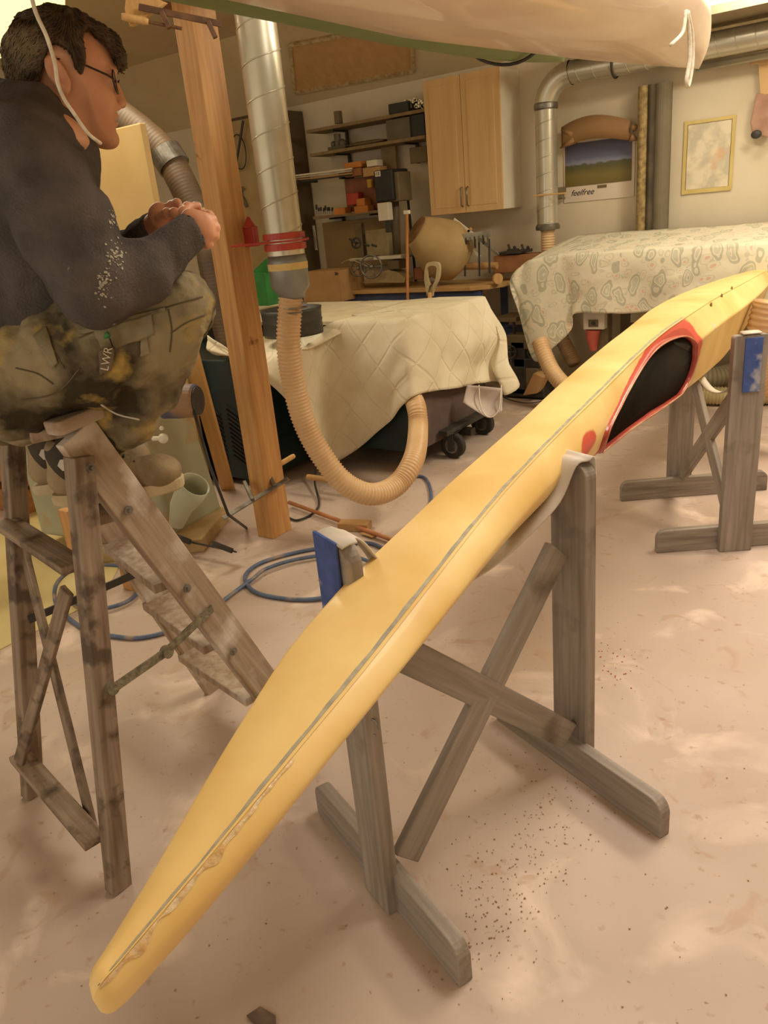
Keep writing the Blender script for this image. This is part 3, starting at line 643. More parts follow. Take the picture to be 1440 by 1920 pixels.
# dust mask hanging from the quilt
mk = thing('dust_mask', 'pale grey dust mask with elastic loop hanging off the corner of the white quilt', 'mask', at(915, 750, 4.75))
q = MB(); q.grid([[at(876+u*66-8*v*(1-u), 722+v*58*(1-.35*abs(u-.62)*2)+6*u, 4.72+.05*math.sin(math.pi*v)*math.sin(math.pi*u)) for u in np.linspace(0, 1, 12)] for v in np.linspace(0, 1, 10)])
q.build('mask_shell', mat('mask_fabric', (206, 194, 186), (190, 178, 168), rough=.8, scale=12), mk, smooth=True, solid=.003)
q = MB(); q.tube(bez([at(898, 722, 4.73), at(900, 755, 4.72), at(908, 776, 4.71), at(921, 782, 4.71), at(934, 770, 4.71), at(938, 748, 4.71), at(940, 722, 4.73)], 8), .004, 6); q.build('elastic', M_white, mk, smooth=True)

# ------------------------------------------------------------------ planer machine, motor, boards at left
pm = thing('planer_machine', 'grey-green floor machine with a blue motor behind the stepladder', 'machine', (-3.1, 2.3, 0))
def gb(px, py, d): return at(px, py, d)
q = MB(); q.poly([onz(430, 975), onz(383, 1035), onz(160, 1062), onz(250, 905)], (0, 0, .07)); q.build('base_plate', mat('dusty_base', (190, 164, 118), (164, 136, 90), rough=.8, scale=9), pm, bevel=.006)
q = MB(); q.loft([[Vector((x, y, z)) for x, y in ((-3.35-.0*z, 2.10+.0*z), (-2.97-.10*z, 2.22), (-3.02-.14*z, 2.62-.05*z), (-3.42, 2.52))] for z in (.06, .3, .55, .80)]); q.build('column', M_machine, pm, bevel=.02, seg=3)
q = MB(); q.loft([[Vector((x, y, z)) for x, y in ((-3.7, 1.95), (-3.3, 2.02), (-3.36, 2.3), (-3.75, 2.24))] for z in (.06, .35, .62)]); q.build('side_casing', M_machine, pm, bevel=.03, seg=3)
mo = at(342, 752, 3.35); dr = rt0*1.0; md = Vector((rt0[0], rt0[1]-.25, -.02)).normalized()
q = MB(); q.tube([mo-md*.10+md*t for t in (0, .01, .09, .16, .17)], lambda i: (.060, .075, .075, .072, .066)[i], 28); mot = q.build('motor', mat('blue_motor', (84, 92, 122), (72, 78, 104), rough=.6, scale=5, c3=(150, 116, 84), scale3=4, lo3=.48, hi3=.62), pm, smooth=False)
q = MB(); q.cyl(mo+md*.070, mo+md*.076, .062, n=24); q.build('motor_grille', mat('grille', (70, 68, 66), (38, 36, 34), rough=.6, scale=160), mot)
q = MB(); q.tube([mo-md*.10, mo-md*.22], .03, 16); q.build('motor_shaft_cover', M_dark, pm)
kb = at(306, 822, 3.3); q = MB(); q.sph(kb, .022, 14); q.cyl(kb, kb-md*.05, .010, n=10); q.sph(at(303, 803, 3.3), .010, 10); q.build('knob', M_white, pm, smooth=True)
cp_ = at(365, 925, 3.1); q = MB(); q.tube([at(330, 985, 3.15), at(340, 950, 3.12), at(356, 925, 3.08), at(366, 908, 3.05)], lambda i: (.028, .045, .058, .06)[i], 24, caps=False); q.build('chip_spout', M_machine, pm, smooth=True, solid=.004)
# leaning plank and thin rod
a = onz(432, 905); tag(board('leaning_plank', onz(428, 918), at(352, 640, 3.85), .085, .025, M_ply, None, upv=(.4, -1, 0)), 'long pale plank leaning behind the pine post', 'plank')
q = MB(); q.tube([at(362, 765, 3.30), at(392, 870, 3.3), at(428, 965, 3.3), onz(462, 990, .006)], .007, 8); tag(q.build('steel_rod', M_dark, smooth=True), 'thin dark steel rod leaning between the grey machine and the pine post', 'rod')
# tall pale cabinet behind the man
tc_ = thing('tall_cabinet', 'tall plain beige cabinet standing behind the seated man', 'cabinet', (-3.9, 3.3, 0))
q = MB(); pA = at(262, 228, 4.0); pB = at(170, 222, 4.0); q.box(((pA.x+pB.x)/2-.35, pA.y+.02, pA.z/2+.0), (pA.x-pB.x+.7, .04, pA.z-.01)); q.build('carcass', mat('beige_laminate', (196, 166, 108), (188, 156, 98), rough=.6, scale=3), tc_, bevel=.006)
q = MB(); kp = at(246, 435, 3.66); q.sph(kp, .034, 20, (1, .5, 1)); q.cyl(kp-Vector(rt0)*.045, kp+Vector(rt0)*.0, .008, n=8); q.build('knob', M_dark, tc_, smooth=True)
dk = thing('flexible_duct', 'dark flexible duct curving down behind the pine post to the left wall machines', 'duct', at(340, 300, 4.2))
DP = [at(225, 215, 4.35), at(268, 248, 4.35), at(312, 290, 4.35), at(340, 340, 4.35), at(365, 395, 4.35), at(392, 460, 4.35), at(404, 520, 4.4), Vector((at(404, 520, 4.4).x+.02, at(404, 520, 4.4).y+.05, .35)), Vector((at(404, 520, 4.4).x+.02, at(404, 520, 4.4).y+.05, .0))]
hose(DP, .082, dk, 'ribbed_tube', .02, mat('dark_duct', (112, 90, 66), (86, 68, 50), rough=.5, scale=5), depth=.012)
pq = bez(DP, 10); 
lathe([(-.05, .093), (.05, .093)], pq[22], ax=(pq[24]-pq[20])).build('joint_collar', M_steel, dk, smooth=False)
lathe([(-.05, .085), (.0, .096), (.05, .085)], pq[42], ax=(pq[44]-pq[40])).build('joint_collar', M_steel, dk, smooth=False)
# planks and panels at far left
for i, (pz, dx) in enumerate(((.06, 0), (.28, .1), (.50, .05))):
    q = MB(); q.box((-4.9+dx, 2.35, pz), (1.3, .34, .17)); tag(q.build('wooden_crate', mat('brown_board', (168, 112, 58), (140, 90, 42), rough=.6, scale=3, stretch=(1, 1, 5)), bevel=.006), ('lowest', 'middle', 'topmost')[i]+' of the brown wooden boards stacked behind the ladder at left', 'board', 'brown boards behind the ladder')
q = MB(); q.poly([onz(-40, 812, .66), onz(30, 806, .66), onz(46, 830, .66), onz(-40, 838, .66)], (0, 0, .03)); tag(q.build('pale_board', M_white), 'pale board edge lying on the stacked brown boards at the left edge', 'board')
q = MB(); q.poly([onz(-160, 1075, 0), onz(140, 905, 0), onz(250, 1010, 0), onz(195, 1120, 0), onz(-160, 1300, 0)], (0, 0, .004)); tag(q.build('floor_sheet', mat('yellowed_sheet', (214, 196, 140), (200, 180, 122), rough=.5, scale=2)), 'thin yellowish sheet lying flat on the floor behind the ladder', 'sheet')
tag(board('short_post', onz(172, 1118)+Vector((0, 0, 0)), onz(172, 1118)+Vector((0, 0, .42)), .07, .07, M_pine, None, upv=(0, 1, 0)), 'short pine post behind the ladder seen between its legs', 'post')
tag(board('short_post', onz(208, 1118)+Vector((.02, .1, 0)), onz(208, 1118)+Vector((.02, .1, .35)), .06, .05, M_pine, None, upv=(0, 1, 0)), 'second short pine post close behind the ladder tread', 'post')

# ------------------------------------------------------------------ air hose, rods, floor scraps
def gz(px, py, z=.009): return onz(px, py, z)
q = MB(); path = [gz(725, 1030, .012), gz(690, 1018), gz(640, 1022), gz(560, 1035), gz(490, 1055), gz(460, 1080), gz(475, 1108), gz(530, 1122), gz(600, 1122, .012), gz(670, 1100, .014), gz(700, 1060, .02), gz(640, 1040, .02), gz(560, 1048, .02), gz(500, 1066, .02), gz(474, 1085, .016), gz(440, 1110), gz(400, 1140), gz(340, 1175), gz(270, 1195), gz(215, 1193), gz(160, 1180), gz(110, 1140), gz(104, 1100), gz(130, 1072), gz(175, 1060), gz(235, 1063), gz(265, 1085), gz(250, 1120, .015), gz(200, 1140, .02), gz(150, 1135, .02), gz(120, 1110, .02)]
q.tube(resample(bez(path, 14), .02), .009, 10); tag(q.build('air_hose', M_airhose, smooth=True), 'blue-grey rubber air hose coiled on the floor between ladder and trestle', 'hose')
q = MB(); q.tube(bez([gz(728, 1022), gz(790, 985), gz(808, 940), gz(803, 905), gz(788, 893), gz(760, 900)], 14), .009, 10); tag(q.build('air_hose', M_airhose, smooth=True), 'end of blue hose curving out from under the beige ribbed hose', 'hose')
q = MB(); q.tube([onz(542, 942, .03), onz(735, 1012, .02)], .011, 10); tag(q.build('broom_handle', mat('brown_stick', (186, 124, 78), (160, 100, 58), rough=.6, scale=9), smooth=True), 'thin brown wooden stick lying on the floor right of the pine post', 'stick')
q = MB(); q.tube(bez([gz(600, 860, .12), gz(590, 900, .04), gz(597, 950), gz(560, 975), gz(530, 965)], 10), .006, 8); tag(q.build('power_cord', M_rubber, smooth=True), 'dark cord hanging under the quilt down to the floor', 'cord')
q = MB(); q.box(onz(665, 985, .02), (.16, .07, .04), Matrix.Rotation(.3, 3, 'Z')); tag(q.build('wood_offcut', M_card, bevel=.004), 'brown wood offcut on the floor under the ribbed hose loop', 'offcut')
q = MB(); p = onz(655, 905, .1); q.cyl(p-Vector((.3, .0, 0)), p+Vector((.0, .0, 0)), .016, n=12); tag(q.build('round_rod', M_ply), 'short round pale rod poking out under the quilt behind the ribbed hose', 'rod')
q = MB(); random.seed(11)
for k in range(420):
    t = random.random(); cx = 1080-230*t+random.gauss(0, 45); cy = 1480+310*t+random.gauss(0, 60)
    if k > 330: cx, cy = random.uniform(60, 1430), random.uniform(1250, 1915)
    p = onz(cx, cy, .001); s = random.uniform(.0006, .0030)*(1.6 if random.random() < .07 else 1); a = random.random()*6
    q.poly([p+Vector((s*math.cos(a+j*2.1), s*random.uniform(.4, 1)*math.sin(a+j*2.1), 0)) for j in range(3)], (0, 0, .0012))
tag(q.build('wood_shavings', mat('shavings', (168, 126, 78), (128, 90, 52), rough=.8, scale=30)), 'fine brown wood crumbs scattered on the floor right of the trestle', 'crumbs', kind='stuff')
q = MB()
for k in range(46):
    p = onz(1158+random.gauss(0, 26), 1240+random.gauss(0, 22), .001); s = random.uniform(.0008, .003); q.poly([p+Vector((s*math.cos(j*1.26), s*math.sin(j*1.26), 0)) for j in range(5)], (0, 0, .0008))
tag(q.build('red_paint_specks', M_red), 'small red paint specks on the floor right of the trestle', 'specks', kind='stuff')
p = onz(490, 1912, .002); q = MB(); q.poly([p+Vector((x, y, 0)) for x, y in ((-.03, -.01), (.02, -.02), (.035, .005), (.02, .02), (-.02, .018))], (0, 0, .003)); tag(q.build('leaf_scrap', mat('grey_scrap', (120, 100, 84), (90, 74, 60), rough=.8, scale=40)), 'dark crumpled scrap on the floor at the bottom edge', 'scrap')
p = onz(692, 1002, .01); q = MB(); q.poly([p+Vector((x, y, 0)) for x, y in ((-.05, -.01), (.04, -.03), (.05, .02), (-.03, .02))], (0, 0, .004)); tag(q.build('wood_chip', M_card), 'flat pale wood chip on the floor near the brown stick', 'chip')

# ------------------------------------------------------------------ back wall: shelves, bench, cupboard
def pbox(name, x0, y0, x1, y1, Y, dep, m, parent=None, bevel=.004):
    a = ony(x0, y0, Y); b = ony(x1, y1, Y); c = ony(x0, y1, Y); d = ony(x1, y0, Y)
    X0_, X1_ = (a.x+c.x)/2, (b.x+d.x)/2; Zt, Zb = (a.z+d.z)/2, (b.z+c.z)/2
    q = MB(); q.box(((X0_+X1_)/2, Y+dep/2, (Zt+Zb)/2), (abs(X1_-X0_), dep, abs(Zt-Zb))); return q.build(name, m, parent, bevel=bevel)
tcb = thing('tall_dark_cabinet', 'tall dark cabinet on the back wall behind the big spiral duct', 'cabinet', (-5.5, 6.1, 0))
M_dk2 = mat('dark_olive_side', (92, 78, 54), (82, 68, 46), rough=.7, scale=2)
q = MB(); q.box((-5.53, 6.14, 1.22), (.62, .40, 2.44)); q.build('carcass', M_dk2, tcb, bevel=.004)
q = MB(); q.box((-5.53, 5.93, 1.22), (.60, .02, 2.38)); q.build('door', mat('pale_cabinet_door', (172, 150, 108), (164, 140, 98), rough=.6), tcb, bevel=.003)
M_shelf = wood('dusty_shelf', (142, 118, 84), (120, 98, 66), sc=5)
def shelf(a, b, lab):
    A = ony(*a, 6.08); B = ony(*b, 6.08); z = (A.z+B.z)/2; q = MB(); q.box(((A.x+B.x)/2, 6.19, z-.012), (abs(B.x-A.x), .28, .026)); 
    t = thing('wall_shelf', lab, 'shelf', ((A.x+B.x)/2, 6.3, z)); o = q.build('shelf_board', M_shelf, t, bevel=.002)
    for f in (.2, .8):
        x = A.x+(B.x-A.x)*f; q = MB(); q.box((x, 6.32, z-.1), (.025, .02, .18)); q.box((x, 6.22, z-.03), (.02, .22, .02)); q.build('bracket', M_dark, t)
    return A.x, B.x, z
s1 = shelf((577, 237), (800, 212), 'topmost thin wooden shelf on the back wall left of the cupboard')
s2 = shelf((584, 288), (800, 254), 'second thin wooden shelf on the back wall left of the cupboard')
s3 = shelf((590, 405), (716, 394), 'lowest wooden shelf on the back wall with small orange boxes')
def pb(name, r, Y, dep, m, lab, cat, grp=None, bevel=.004):
    return tag(pbox(name, *r, Y, dep, m, None, bevel), lab, cat, grp)
M_olive = mat('olive_case', (96, 88, 66), (80, 72, 52), rough=.5, scale=6)
M_dim = mat('dim_plastic', (120, 104, 76), (100, 86, 60), rough=.6, scale=6)
pb('storage_case', (724, 222, 768, 262), 6.06, .22, M_olive, 'dark green storage case standing on the second shelf beside the cupboard', 'case')
pb('storage_case', (728, 192, 766, 212), 6.08, .2, M_black, 'black flat case on the topmost shelf beside the pale carving', 'case')
q = MB(); random.seed(5)
for k in range(22):
    p = ony(758+random.random()*36, 186+random.random()*16, 6.12); q.box(p, (.03, .02, .018), Matrix.Rotation(random.random()*3, 3, 'Y'))
tag(q.build('metal_offcuts', M_galv), 'small heap of bright metal profile ends on top shelf left of the cupboard', 'offcuts', kind='stuff')
pb('dark_bin', (768, 214, 796, 262), 6.08, .2, M_black, 'black bin between the green case and the cupboard', 'bin')
pb('short_post_block', (626, 208, 636, 232), 6.12, .05, M_dim, 'small upright block standing on the topmost shelf', 'block')
q = MB(); p = ony(642, 268, 6.14); q.sph(p, .035, 12); q.sph(p+Vector((-.10, 0, 0)), .028, 12); q.box(p+Vector((-.05, 0, -.04)), (.2, .06, .04)); q.cyl(p+Vector((-.05, 0, -.03)), p+Vector((-.05, 0, .08)), .03)
tag(q.build('hand_tool', M_olive, smooth=False), 'grey-green hand tool with round knobs lying on the second shelf', 'tool')
q = MB(); p = ony(690, 268, 6.14); q.loft([[p+Vector((x, math.cos(a)*.05, math.sin(a)*.022*w)) for a in np.linspace(0, 6.28, 13)[:-1]] for x, w in ((-.2, .4), (-.1, 1), (.1, .9), (.2, .3))]); tag(q.build('cloth_roll', M_dim, smooth=True), 'low dusty bundle lying on the second shelf beside the dark green case', 'bundle')
# rails laid on pegs
pg = thing('profile_rods', 'bundle of pale long rods resting on pegs left of the orange boxes', 'rods', ony(590, 332, 6.0))
for k, (y0_, y1_) in enumerate(((330, 322), (334, 326), (338, 331), (342, 334))):
    q = MB(); q.beam(ony(548, y0_, 5.98+.02*k), ony(660, y1_-6, 6.02+.02*k), .018, .012); q.build('rod', (M_white, M_galv, M_card, M_dark)[k], pg)
q = MB(); q.box(ony(650, 330, 6.2), (.03, .2, .05)); q.box(ony(575, 340, 6.15), (.03, .3, .03)); q.build('peg', M_dark, pg)
pb('small_parts_cabinet', (648, 332, 706, 395), 6.16, .15, mat('rusty_red_cab', (136, 84, 62), (116, 74, 52), rough=.7, scale=8), 'brown-red open cabinet of small boxes on the back wall', 'cabinet')
pb('cardboard_box', (645, 304, 676, 315), 6.08, .12, M_orange, 'small orange box on top of the brown-red cabinet', 'box')
pb('cardboard_box', (646, 316, 676, 331), 6.08, .12, mat('brown_carton', (164, 110, 66), (146, 96, 54), rough=.8), 'brown carton below the topmost orange box on the brown-red cabinet', 'box')
pb('white_box', (687, 300, 706, 312), 6.08, .1, M_white, 'small white box above the drill press', 'box')
pb('cardboard_box', (680, 313, 712, 330), 6.10, .12, M_card, 'flattish tan carton under the small white box', 'box')
pb('orange_box', (668, 372, 684, 386), 6.05, .1, M_orange, 'little orange box stacked on the wider orange box', 'box')
pb('orange_box', (664, 386, 690, 400), 6.05, .1, M_orange, 'wider orange box on the lowest shelf under the little one', 'box')
pb('orange_box', (626, 390, 647, 403), 6.05, .1, M_orange, 'orange box on the lowest shelf beside the screwdrivers', 'box')
pb('red_jig', (650, 362, 672, 384), 6.08, .08, M_red, 'dull red tool block next to the little orange box', 'tool')
pb('yellow_level', (688, 336, 696, 352), 6.10, .03, mat('yellow_plastic', (206, 160, 50), (180, 136, 40), rough=.5), 'short yellow plastic tool left of the dark drill press head', 'tool')
for k in range(8):
    x = 594+4*k; b = ony(x, 401, 6.12); t = ony(x+random.uniform(-1, 2), 386+random.uniform(-3, 4), 6.12)
    s_ = thing('screwdriver', 'small dark screwdriver standing in the row on the lowest shelf', 'screwdriver', b, 'screwdrivers on the lowest shelf')
    q = MB(); q.cyl(b, b.lerp(t, .5), .003, n=6); q.build('shaft', M_steel, s_); q = MB(); q.cyl(b.lerp(t, .45), t, .009, n=8); q.build('handle', M_black, s_)
pb('wall_board', (715, 272, 742, 320), 6.26, .03, mat('dim_board', (160, 138, 104), (146, 124, 90), rough=.8), 'pale square board hanging on the wall above the drill press', 'board')
pb('wall_board', (768, 275, 800, 305), 6.24, .04, mat('dim_board2', (138, 124, 90), (124, 108, 76), rough=.8), 'dusty rectangular board on the wall left of the cupboard door', 'board')
pb('wall_board', (608, 412, 730, 500), 6.28, .03, mat('tan_backboard', (156, 130, 86), (144, 118, 76), rough=.8, scale=2), 'large tan backing board on the wall behind the bench', 'board')
q = MB(); p_ = ony(765, 375, 6.2); q.tube([ony(752, 318, 6.2), p_, Vector((p_.x+.02, 6.2, .86))], .012, 8); tag(q.build('dark_rod', M_dark, smooth=True), 'dark rod standing against the wall between drill press and cupboard', 'rod')
# workbench
wb = thing('workbench', 'blue-framed workbench with a thin wooden top against the back wall', 'workbench', (-3.85, 5.95, 0))
zb_ = .85
R0 = onz(948, 522, zb_); L0x = -4.75
pts = [(L0x, 5.70, 0), (-3.16, 5.70, 0), (-3.02, 5.76, 0), (-2.96, 5.9, 0), (-2.96, 6.3, 0), (L0x, 6.3, 0)]
q = MB(); q.poly([Vector(p)+Vector((0, 0, zb_-.035)) for p in pts], (0, 0, .035)); q.build('worktop', mat('bench_top', (198, 160, 104), (182, 140, 84), rough=.6, scale=6, stretch=(1, 4, 4)), wb, bevel=.004)
M_fb = mat('blue_frame', (74, 86, 124), (62, 74, 108), rough=.5, scale=6)
q = MB(); q.box((-3.9, 5.76, zb_-.075), (1.62, .04, .075)); q.build('apron', M_fb, wb, bevel=.003)
for x in (-4.66, -3.13):
    for y in (5.77, 6.25): q = MB(); q.box((x, y, (zb_-.04)/2), (.05, .05, zb_-.04)); q.build('leg', M_fb, wb, bevel=.003)
q = MB(); q.box((-3.9, 6.2, .35), (1.5, .03, .3)); q.build('back_panel', M_dark, wb)
pb('cardboard_box', (566, 509, 640, 566), 5.55, .35, M_card, 'big open cardboard box with a chevron mark left of the bench', 'box')
q = MB()
for o_ in (0, .018):
    p = ony(629, 513, 5.545)+Vector((o_, 0, 0)); q.beam(p+Vector((-.008, 0, .012)), p+Vector((.008, 0, 0)), .005, .003, (0, 1, 0)); q.beam(p+Vector((.008, 0, 0)), p+Vector((-.008, 0, -.012)), .005, .003, (0, 1, 0))
cb = [o for o in bpy.data.objects if o.get('label', '').startswith('big open cardboard')][0]; q.build('chevron_mark', M_black, cb)
pb('green_crate', (466, 512, 500, 574), 4.1, .3, M_green, 'bright green crate behind the pine post, lower one', 'crate')
q = MB(); q.poly([ony(500, 484, 4.12), ony(470, 512, 4.12), ony(500, 512, 4.12)], (0, .2, 0)); tag(q.build('green_wedge', M_green), 'bright green sloping plastic lid above the lower green crate', 'lid')
# drill press
dr_ = thing('drill_press', 'dusty drill press with dark motor housing on the workbench', 'drill press', ony(712, 490, 5.95))
pbox('motor_housing', 702, 318, 736, 378, 5.86, .26, M_black, dr_, .012); pbox('housing_cover', 733, 322, 748, 378, 5.9, .2, M_dim, dr_, .01)
lb = pbox('label_plate', 703, 321, 713, 331, 5.852, .004, M_white, dr_, .0005)
M_t = Matrix((Vector((1, 0, 0)), Vector((0, 0, 1)), Vector((0, -1, 0)))).transposed().to_4x4(); M_t.translation = ony(708, 326, 5.850)
text('CE', .032, M_t, M_black, lb, 'label_letters')
pbox('quill_cover', 708, 380, 728, 414, 5.84, .07, M_white, dr_, .006)
q = MB(); q.cyl(ony(745, 490, 6.05), ony(738, 330, 6.05), .036, n=20); q.build('column', M_dim, dr_, smooth=True)
pbox('table', 655, 482, 752, 488, 5.80, .22, M_galv, dr_, .003); pbox('table_block', 686, 430, 728, 480, 5.95, .12, mat('dusty_cast', (158, 142, 106), (142, 124, 88), rough=.8, scale=12), dr_, .01)
pbox('chuck', 722, 414, 732, 436, 5.86, .04, M_dark, dr_, .004)
pbox('column_stand', 667, 418, 680, 486, 6.0, .05, M_dim, dr_, .004)
def wheel(name, px, py, Y, r, par, m, spokes=5, tilt=.3, tr=.008):
    c = ony(px, py, Y); t = name if isinstance(name, str) else 'wheel'; q = MB(); ax = Vector((math.sin(tilt), -math.cos(tilt), 0)); x = Vector((math.cos(tilt), math.sin(tilt), 0)); z = Vector((0, 0, 1))
    q.tube([c+(x*math.cos(k*math.pi/14)+z*math.sin(k*math.pi/14))*r for k in range(28)], tr, 8, closed=True); q.cyl(c-ax*.015, c+ax*.015, r*.2, n=12)
    for k in range(spokes): a = k*2*math.pi/spokes; q.cyl(c, c+(x*math.cos(a)+z*math.sin(a))*r, tr*.6, n=6)
    return q.build(t, m, par, smooth=True)
wheel('hand_wheel', 668, 456, 5.86, .042, dr_, M_dark, 3)
q = MB()
for a_, b_ in (((655, 448), (668, 456)), ((684, 458), (692, 461)), ((697, 459), (706, 462))): q = MB(); q.cyl(ony(*a_, 5.84), ony(*b_, 5.84), .010, n=8); q.build('feed_handle', M_dark, dr_)
bs = thing('belt_grinder', 'old belt-driven grinder with two spoked wheels at the left end of the bench', 'grinder', ony(690, 515, 5.75))
wheel('spoked_wheel', 696, 500, 5.66, .095, bs, M_steel, 5); wheel('spoked_wheel', 671, 503, 5.70, .066, bs, M_steel, 5)
q = MB(); q.tube(bez([ony(640, 494, 5.66), ony(652, 488, 5.66), ony(668, 490, 5.66), ony(690, 500, 5.66)], 8), .006, 6); q.build('guard_rod', M_galv, bs, smooth=True)
q = MB(); q.loft([[ony(px, py, 5.82)+Vector((0, d_, 0)) for px, py in ((680, 530), (690, 520), (705, 512), (728, 506), (745, 510), (760, 522), (758, 530))] for d_ in (0, .14)]); q.build('dusty_base', mat('dust_pile', (190, 170, 128), (172, 150, 108), rough=.9, scale=18, bump=.4), bs)
pbox('grinder_body', 726, 488, 748, 505, 5.80, .12, M_dim, bs, .006)
pbox('grinder_top', 700, 480, 752, 486, 5.78, .14, M_white, bs, .003)
# big tan mixing drum
md_ = thing('mixing_drum', 'large tilted tan drum behind the wooden stick on the bench', 'drum', ony(805, 510, 6.1))
ca = ony(784, 434, 5.70); axd = Vector((.50, .62, -.60)).normalized()
lathe([(-.02, .125), (.0, .135), (.10, .19), (.24, .245), (.36, .235), (.44, .19), (.48, .1)], ca, 36, axd).build('drum_shell', mat('tan_drum', (186, 160, 112), (170, 142, 94), rough=.75, scale=5), md_, smooth=True)
lathe([(-.028, .118), (-.018, .125), (-.016, .02)], ca, 36, axd).build('drum_mouth', mat('tan_mouth', (140, 104, 62), (110, 80, 46), rough=.8, scale=14), md_, smooth=True)
q = MB(); q.box(ony(800, 478, 6.0), (.5, .03, .012)); q.build('drum_bar', M_dark, md_)
pb('terracotta_pot', (776, 502, 794, 525), 5.85, .12, mat('terracotta', (150, 92, 68), (132, 78, 56), rough=.8), 'small brown-red pot on the bench behind the shovel handle', 'pot', bevel=.012)
ws = thing('wooden_stick', 'orange-brown wooden stick with a white tip standing in front of the bench', 'stick', ony(772, 560, 5.45))
q = MB(); p_ = ony(763, 396, 5.55); q.tube([Vector((p_.x-.03, 5.4, .005)), p_], .013, 10); q.build('stick_shaft', mat('orange_stick', (190, 128, 70), (172, 112, 58), rough=.6), ws, smooth=True)
q = MB(); q.box(ony(763, 398, 5.55), (.05, .03, .03)); q.build('stick_tip', M_white, ws, bevel=.004)
# shovel with D handle
sv = thing('shovel', 'shovel with a pale D-shaped grip standing behind the quilted cover', 'shovel', ony(805, 640, 5.2))
q = MB(); p_ = ony(806, 548, 5.3); q.tube([Vector((p_.x-.02, 5.22, .005)), p_], .017, 12); q.build('shaft', M_ply, sv, smooth=True)
q = MB(); out = [(800, 556), (799, 545), (795, 522), (797, 503), (801, 493), (811, 491), (821, 493), (824, 503), (822, 522), (812, 545), (810, 556)]; inn = [(806, 535), (802, 524), (800, 510), (802, 501), (811, 498), (818, 501), (818, 510), (816, 524), (811, 535)]
oo = resample(bez([ony(*p, 5.3) for p in out], 8), .006); n_ = 40
def eqn(P, n):
    L = [0]; 
    for i in range(len(P)-1): L.append(L[-1]+(P[i+1]-P[i]).length)
    return [Vector([np.interp(L[-1]*k/(n-1), L, [p[c] for p in P]) for c in range(3)]) for k in range(n)]
A_ = eqn(oo, n_); B_ = eqn(bez([ony(*p, 5.3) for p in inn], 8), n_); off_ = Vector((0, .028, 0))
q.grid([[a, b, b+off_, a+off_, a] for a, b in zip(A_, B_)]); q.build('d_grip', mat('grip_plastic', (206, 190, 150), (192, 174, 134), rough=.5), sv, smooth=False)
# clamp rack
cr_ = thing('clamp_rack', 'metal rack hung with bar clamps standing on the bench', 'rack', ony(885, 515, 5.9))
q = MB()
for x in (845, 872, 899, 918): q.cyl(ony(x, 518 if x < 900 else 512, 5.84), ony(x-1, 448, 5.84), .008, n=8)
q.beam(ony(843, 452, 5.84), ony(922, 440, 5.84), .035, .012, (0, 0, 1)); q.build('frame', M_dark, cr_)
q = MB(); q.beam(ony(843, 449, 5.83), ony(922, 437, 5.83), .03, .05, (0, 0, 1)); q.build('top_rail', M_galv, cr_)
for k, x in enumerate(range(850, 920, 8)):
    q = MB(); t_ = ony(x, 450-(x-845)*.15, 5.82); q.beam(t_, t_-Vector((0, 0, .05+.02*(k % 3))), .012, .012); q.build('hook_jaw', (M_steel, M_dark)[k % 2], cr_)
for k, (a_, b_, m_) in enumerate((((832, 413), (872, 444), M_ply), ((851, 411), (886, 438), M_white), ((836, 518), (872, 462), M_galv), ((876, 462), (900, 482), M_white), ((868, 445), (884, 428), M_ply), ((890, 440), (935, 478), M_galv))):
    a = ony(*a_, 5.92); b = ony(*b_, 5.92)
    tag(board('bar_clamp', a, b, .024, .014, m_, None, upv=(0, 1, 0)), ('pale wooden bar sticking up left out of the clamp rack', 'white bar sticking up beside the wooden one from the clamp rack', 'bare metal bar leaning low against the left of the clamp rack', 'short white bar inside the clamp rack', 'little wooden cross bar on top of the clamp rack', 'metal bar sloping down at the right of the clamp rack')[k], 'bar')
q = MB(); q.cyl(ony(846, 500, 5.9), ony(932, 498, 5.9), .028, n=16); tag(q.build('paper_roll', M_card), 'long tan roll lying on the bench under the clamp rack', 'roll')
dz_ = ony(931, 504, 5.81); dz_.z = .893; q = MB(); q.cyl(dz_, dz_+Vector((.02, -.015, 0)), .042, n=24); tag(q.build('round_disc', M_ply), 'round pale wooden disc at the end of the tan roll', 'disc')
wbx = thing('wooden_trough', 'long brown wooden box at the right end of the bench', 'box', ony(960, 500, 6.1))
pbox('box_body', 926, 478, 1010, 510, 6.02, .2, mat('brown_box', (166, 118, 74), (148, 100, 60), rough=.7, scale=4), wbx); pbox('box_rim', 934, 472, 975, 477, 6.0, .2, M_dark, wbx)
for k, (x, lab) in enumerate(((960, 'small wooden hand plane on the brown box, left one'), (985, 'small wooden hand plane on the brown box, right one'))):
    hpn = thing('hand_plane', lab, 'plane', ony(x, 473, 6.05)); pbox('body', x-10, 467+0*k, x+9, 473, 6.05, .05, M_dark, hpn); q = MB(); q.cyl(ony(x-4, 467, 6.07), ony(x-7, 458, 6.07), .010, n=8); q.sph(ony(x+5, 464, 6.07), .014, 10); q.build('handle', M_dark, hpn)
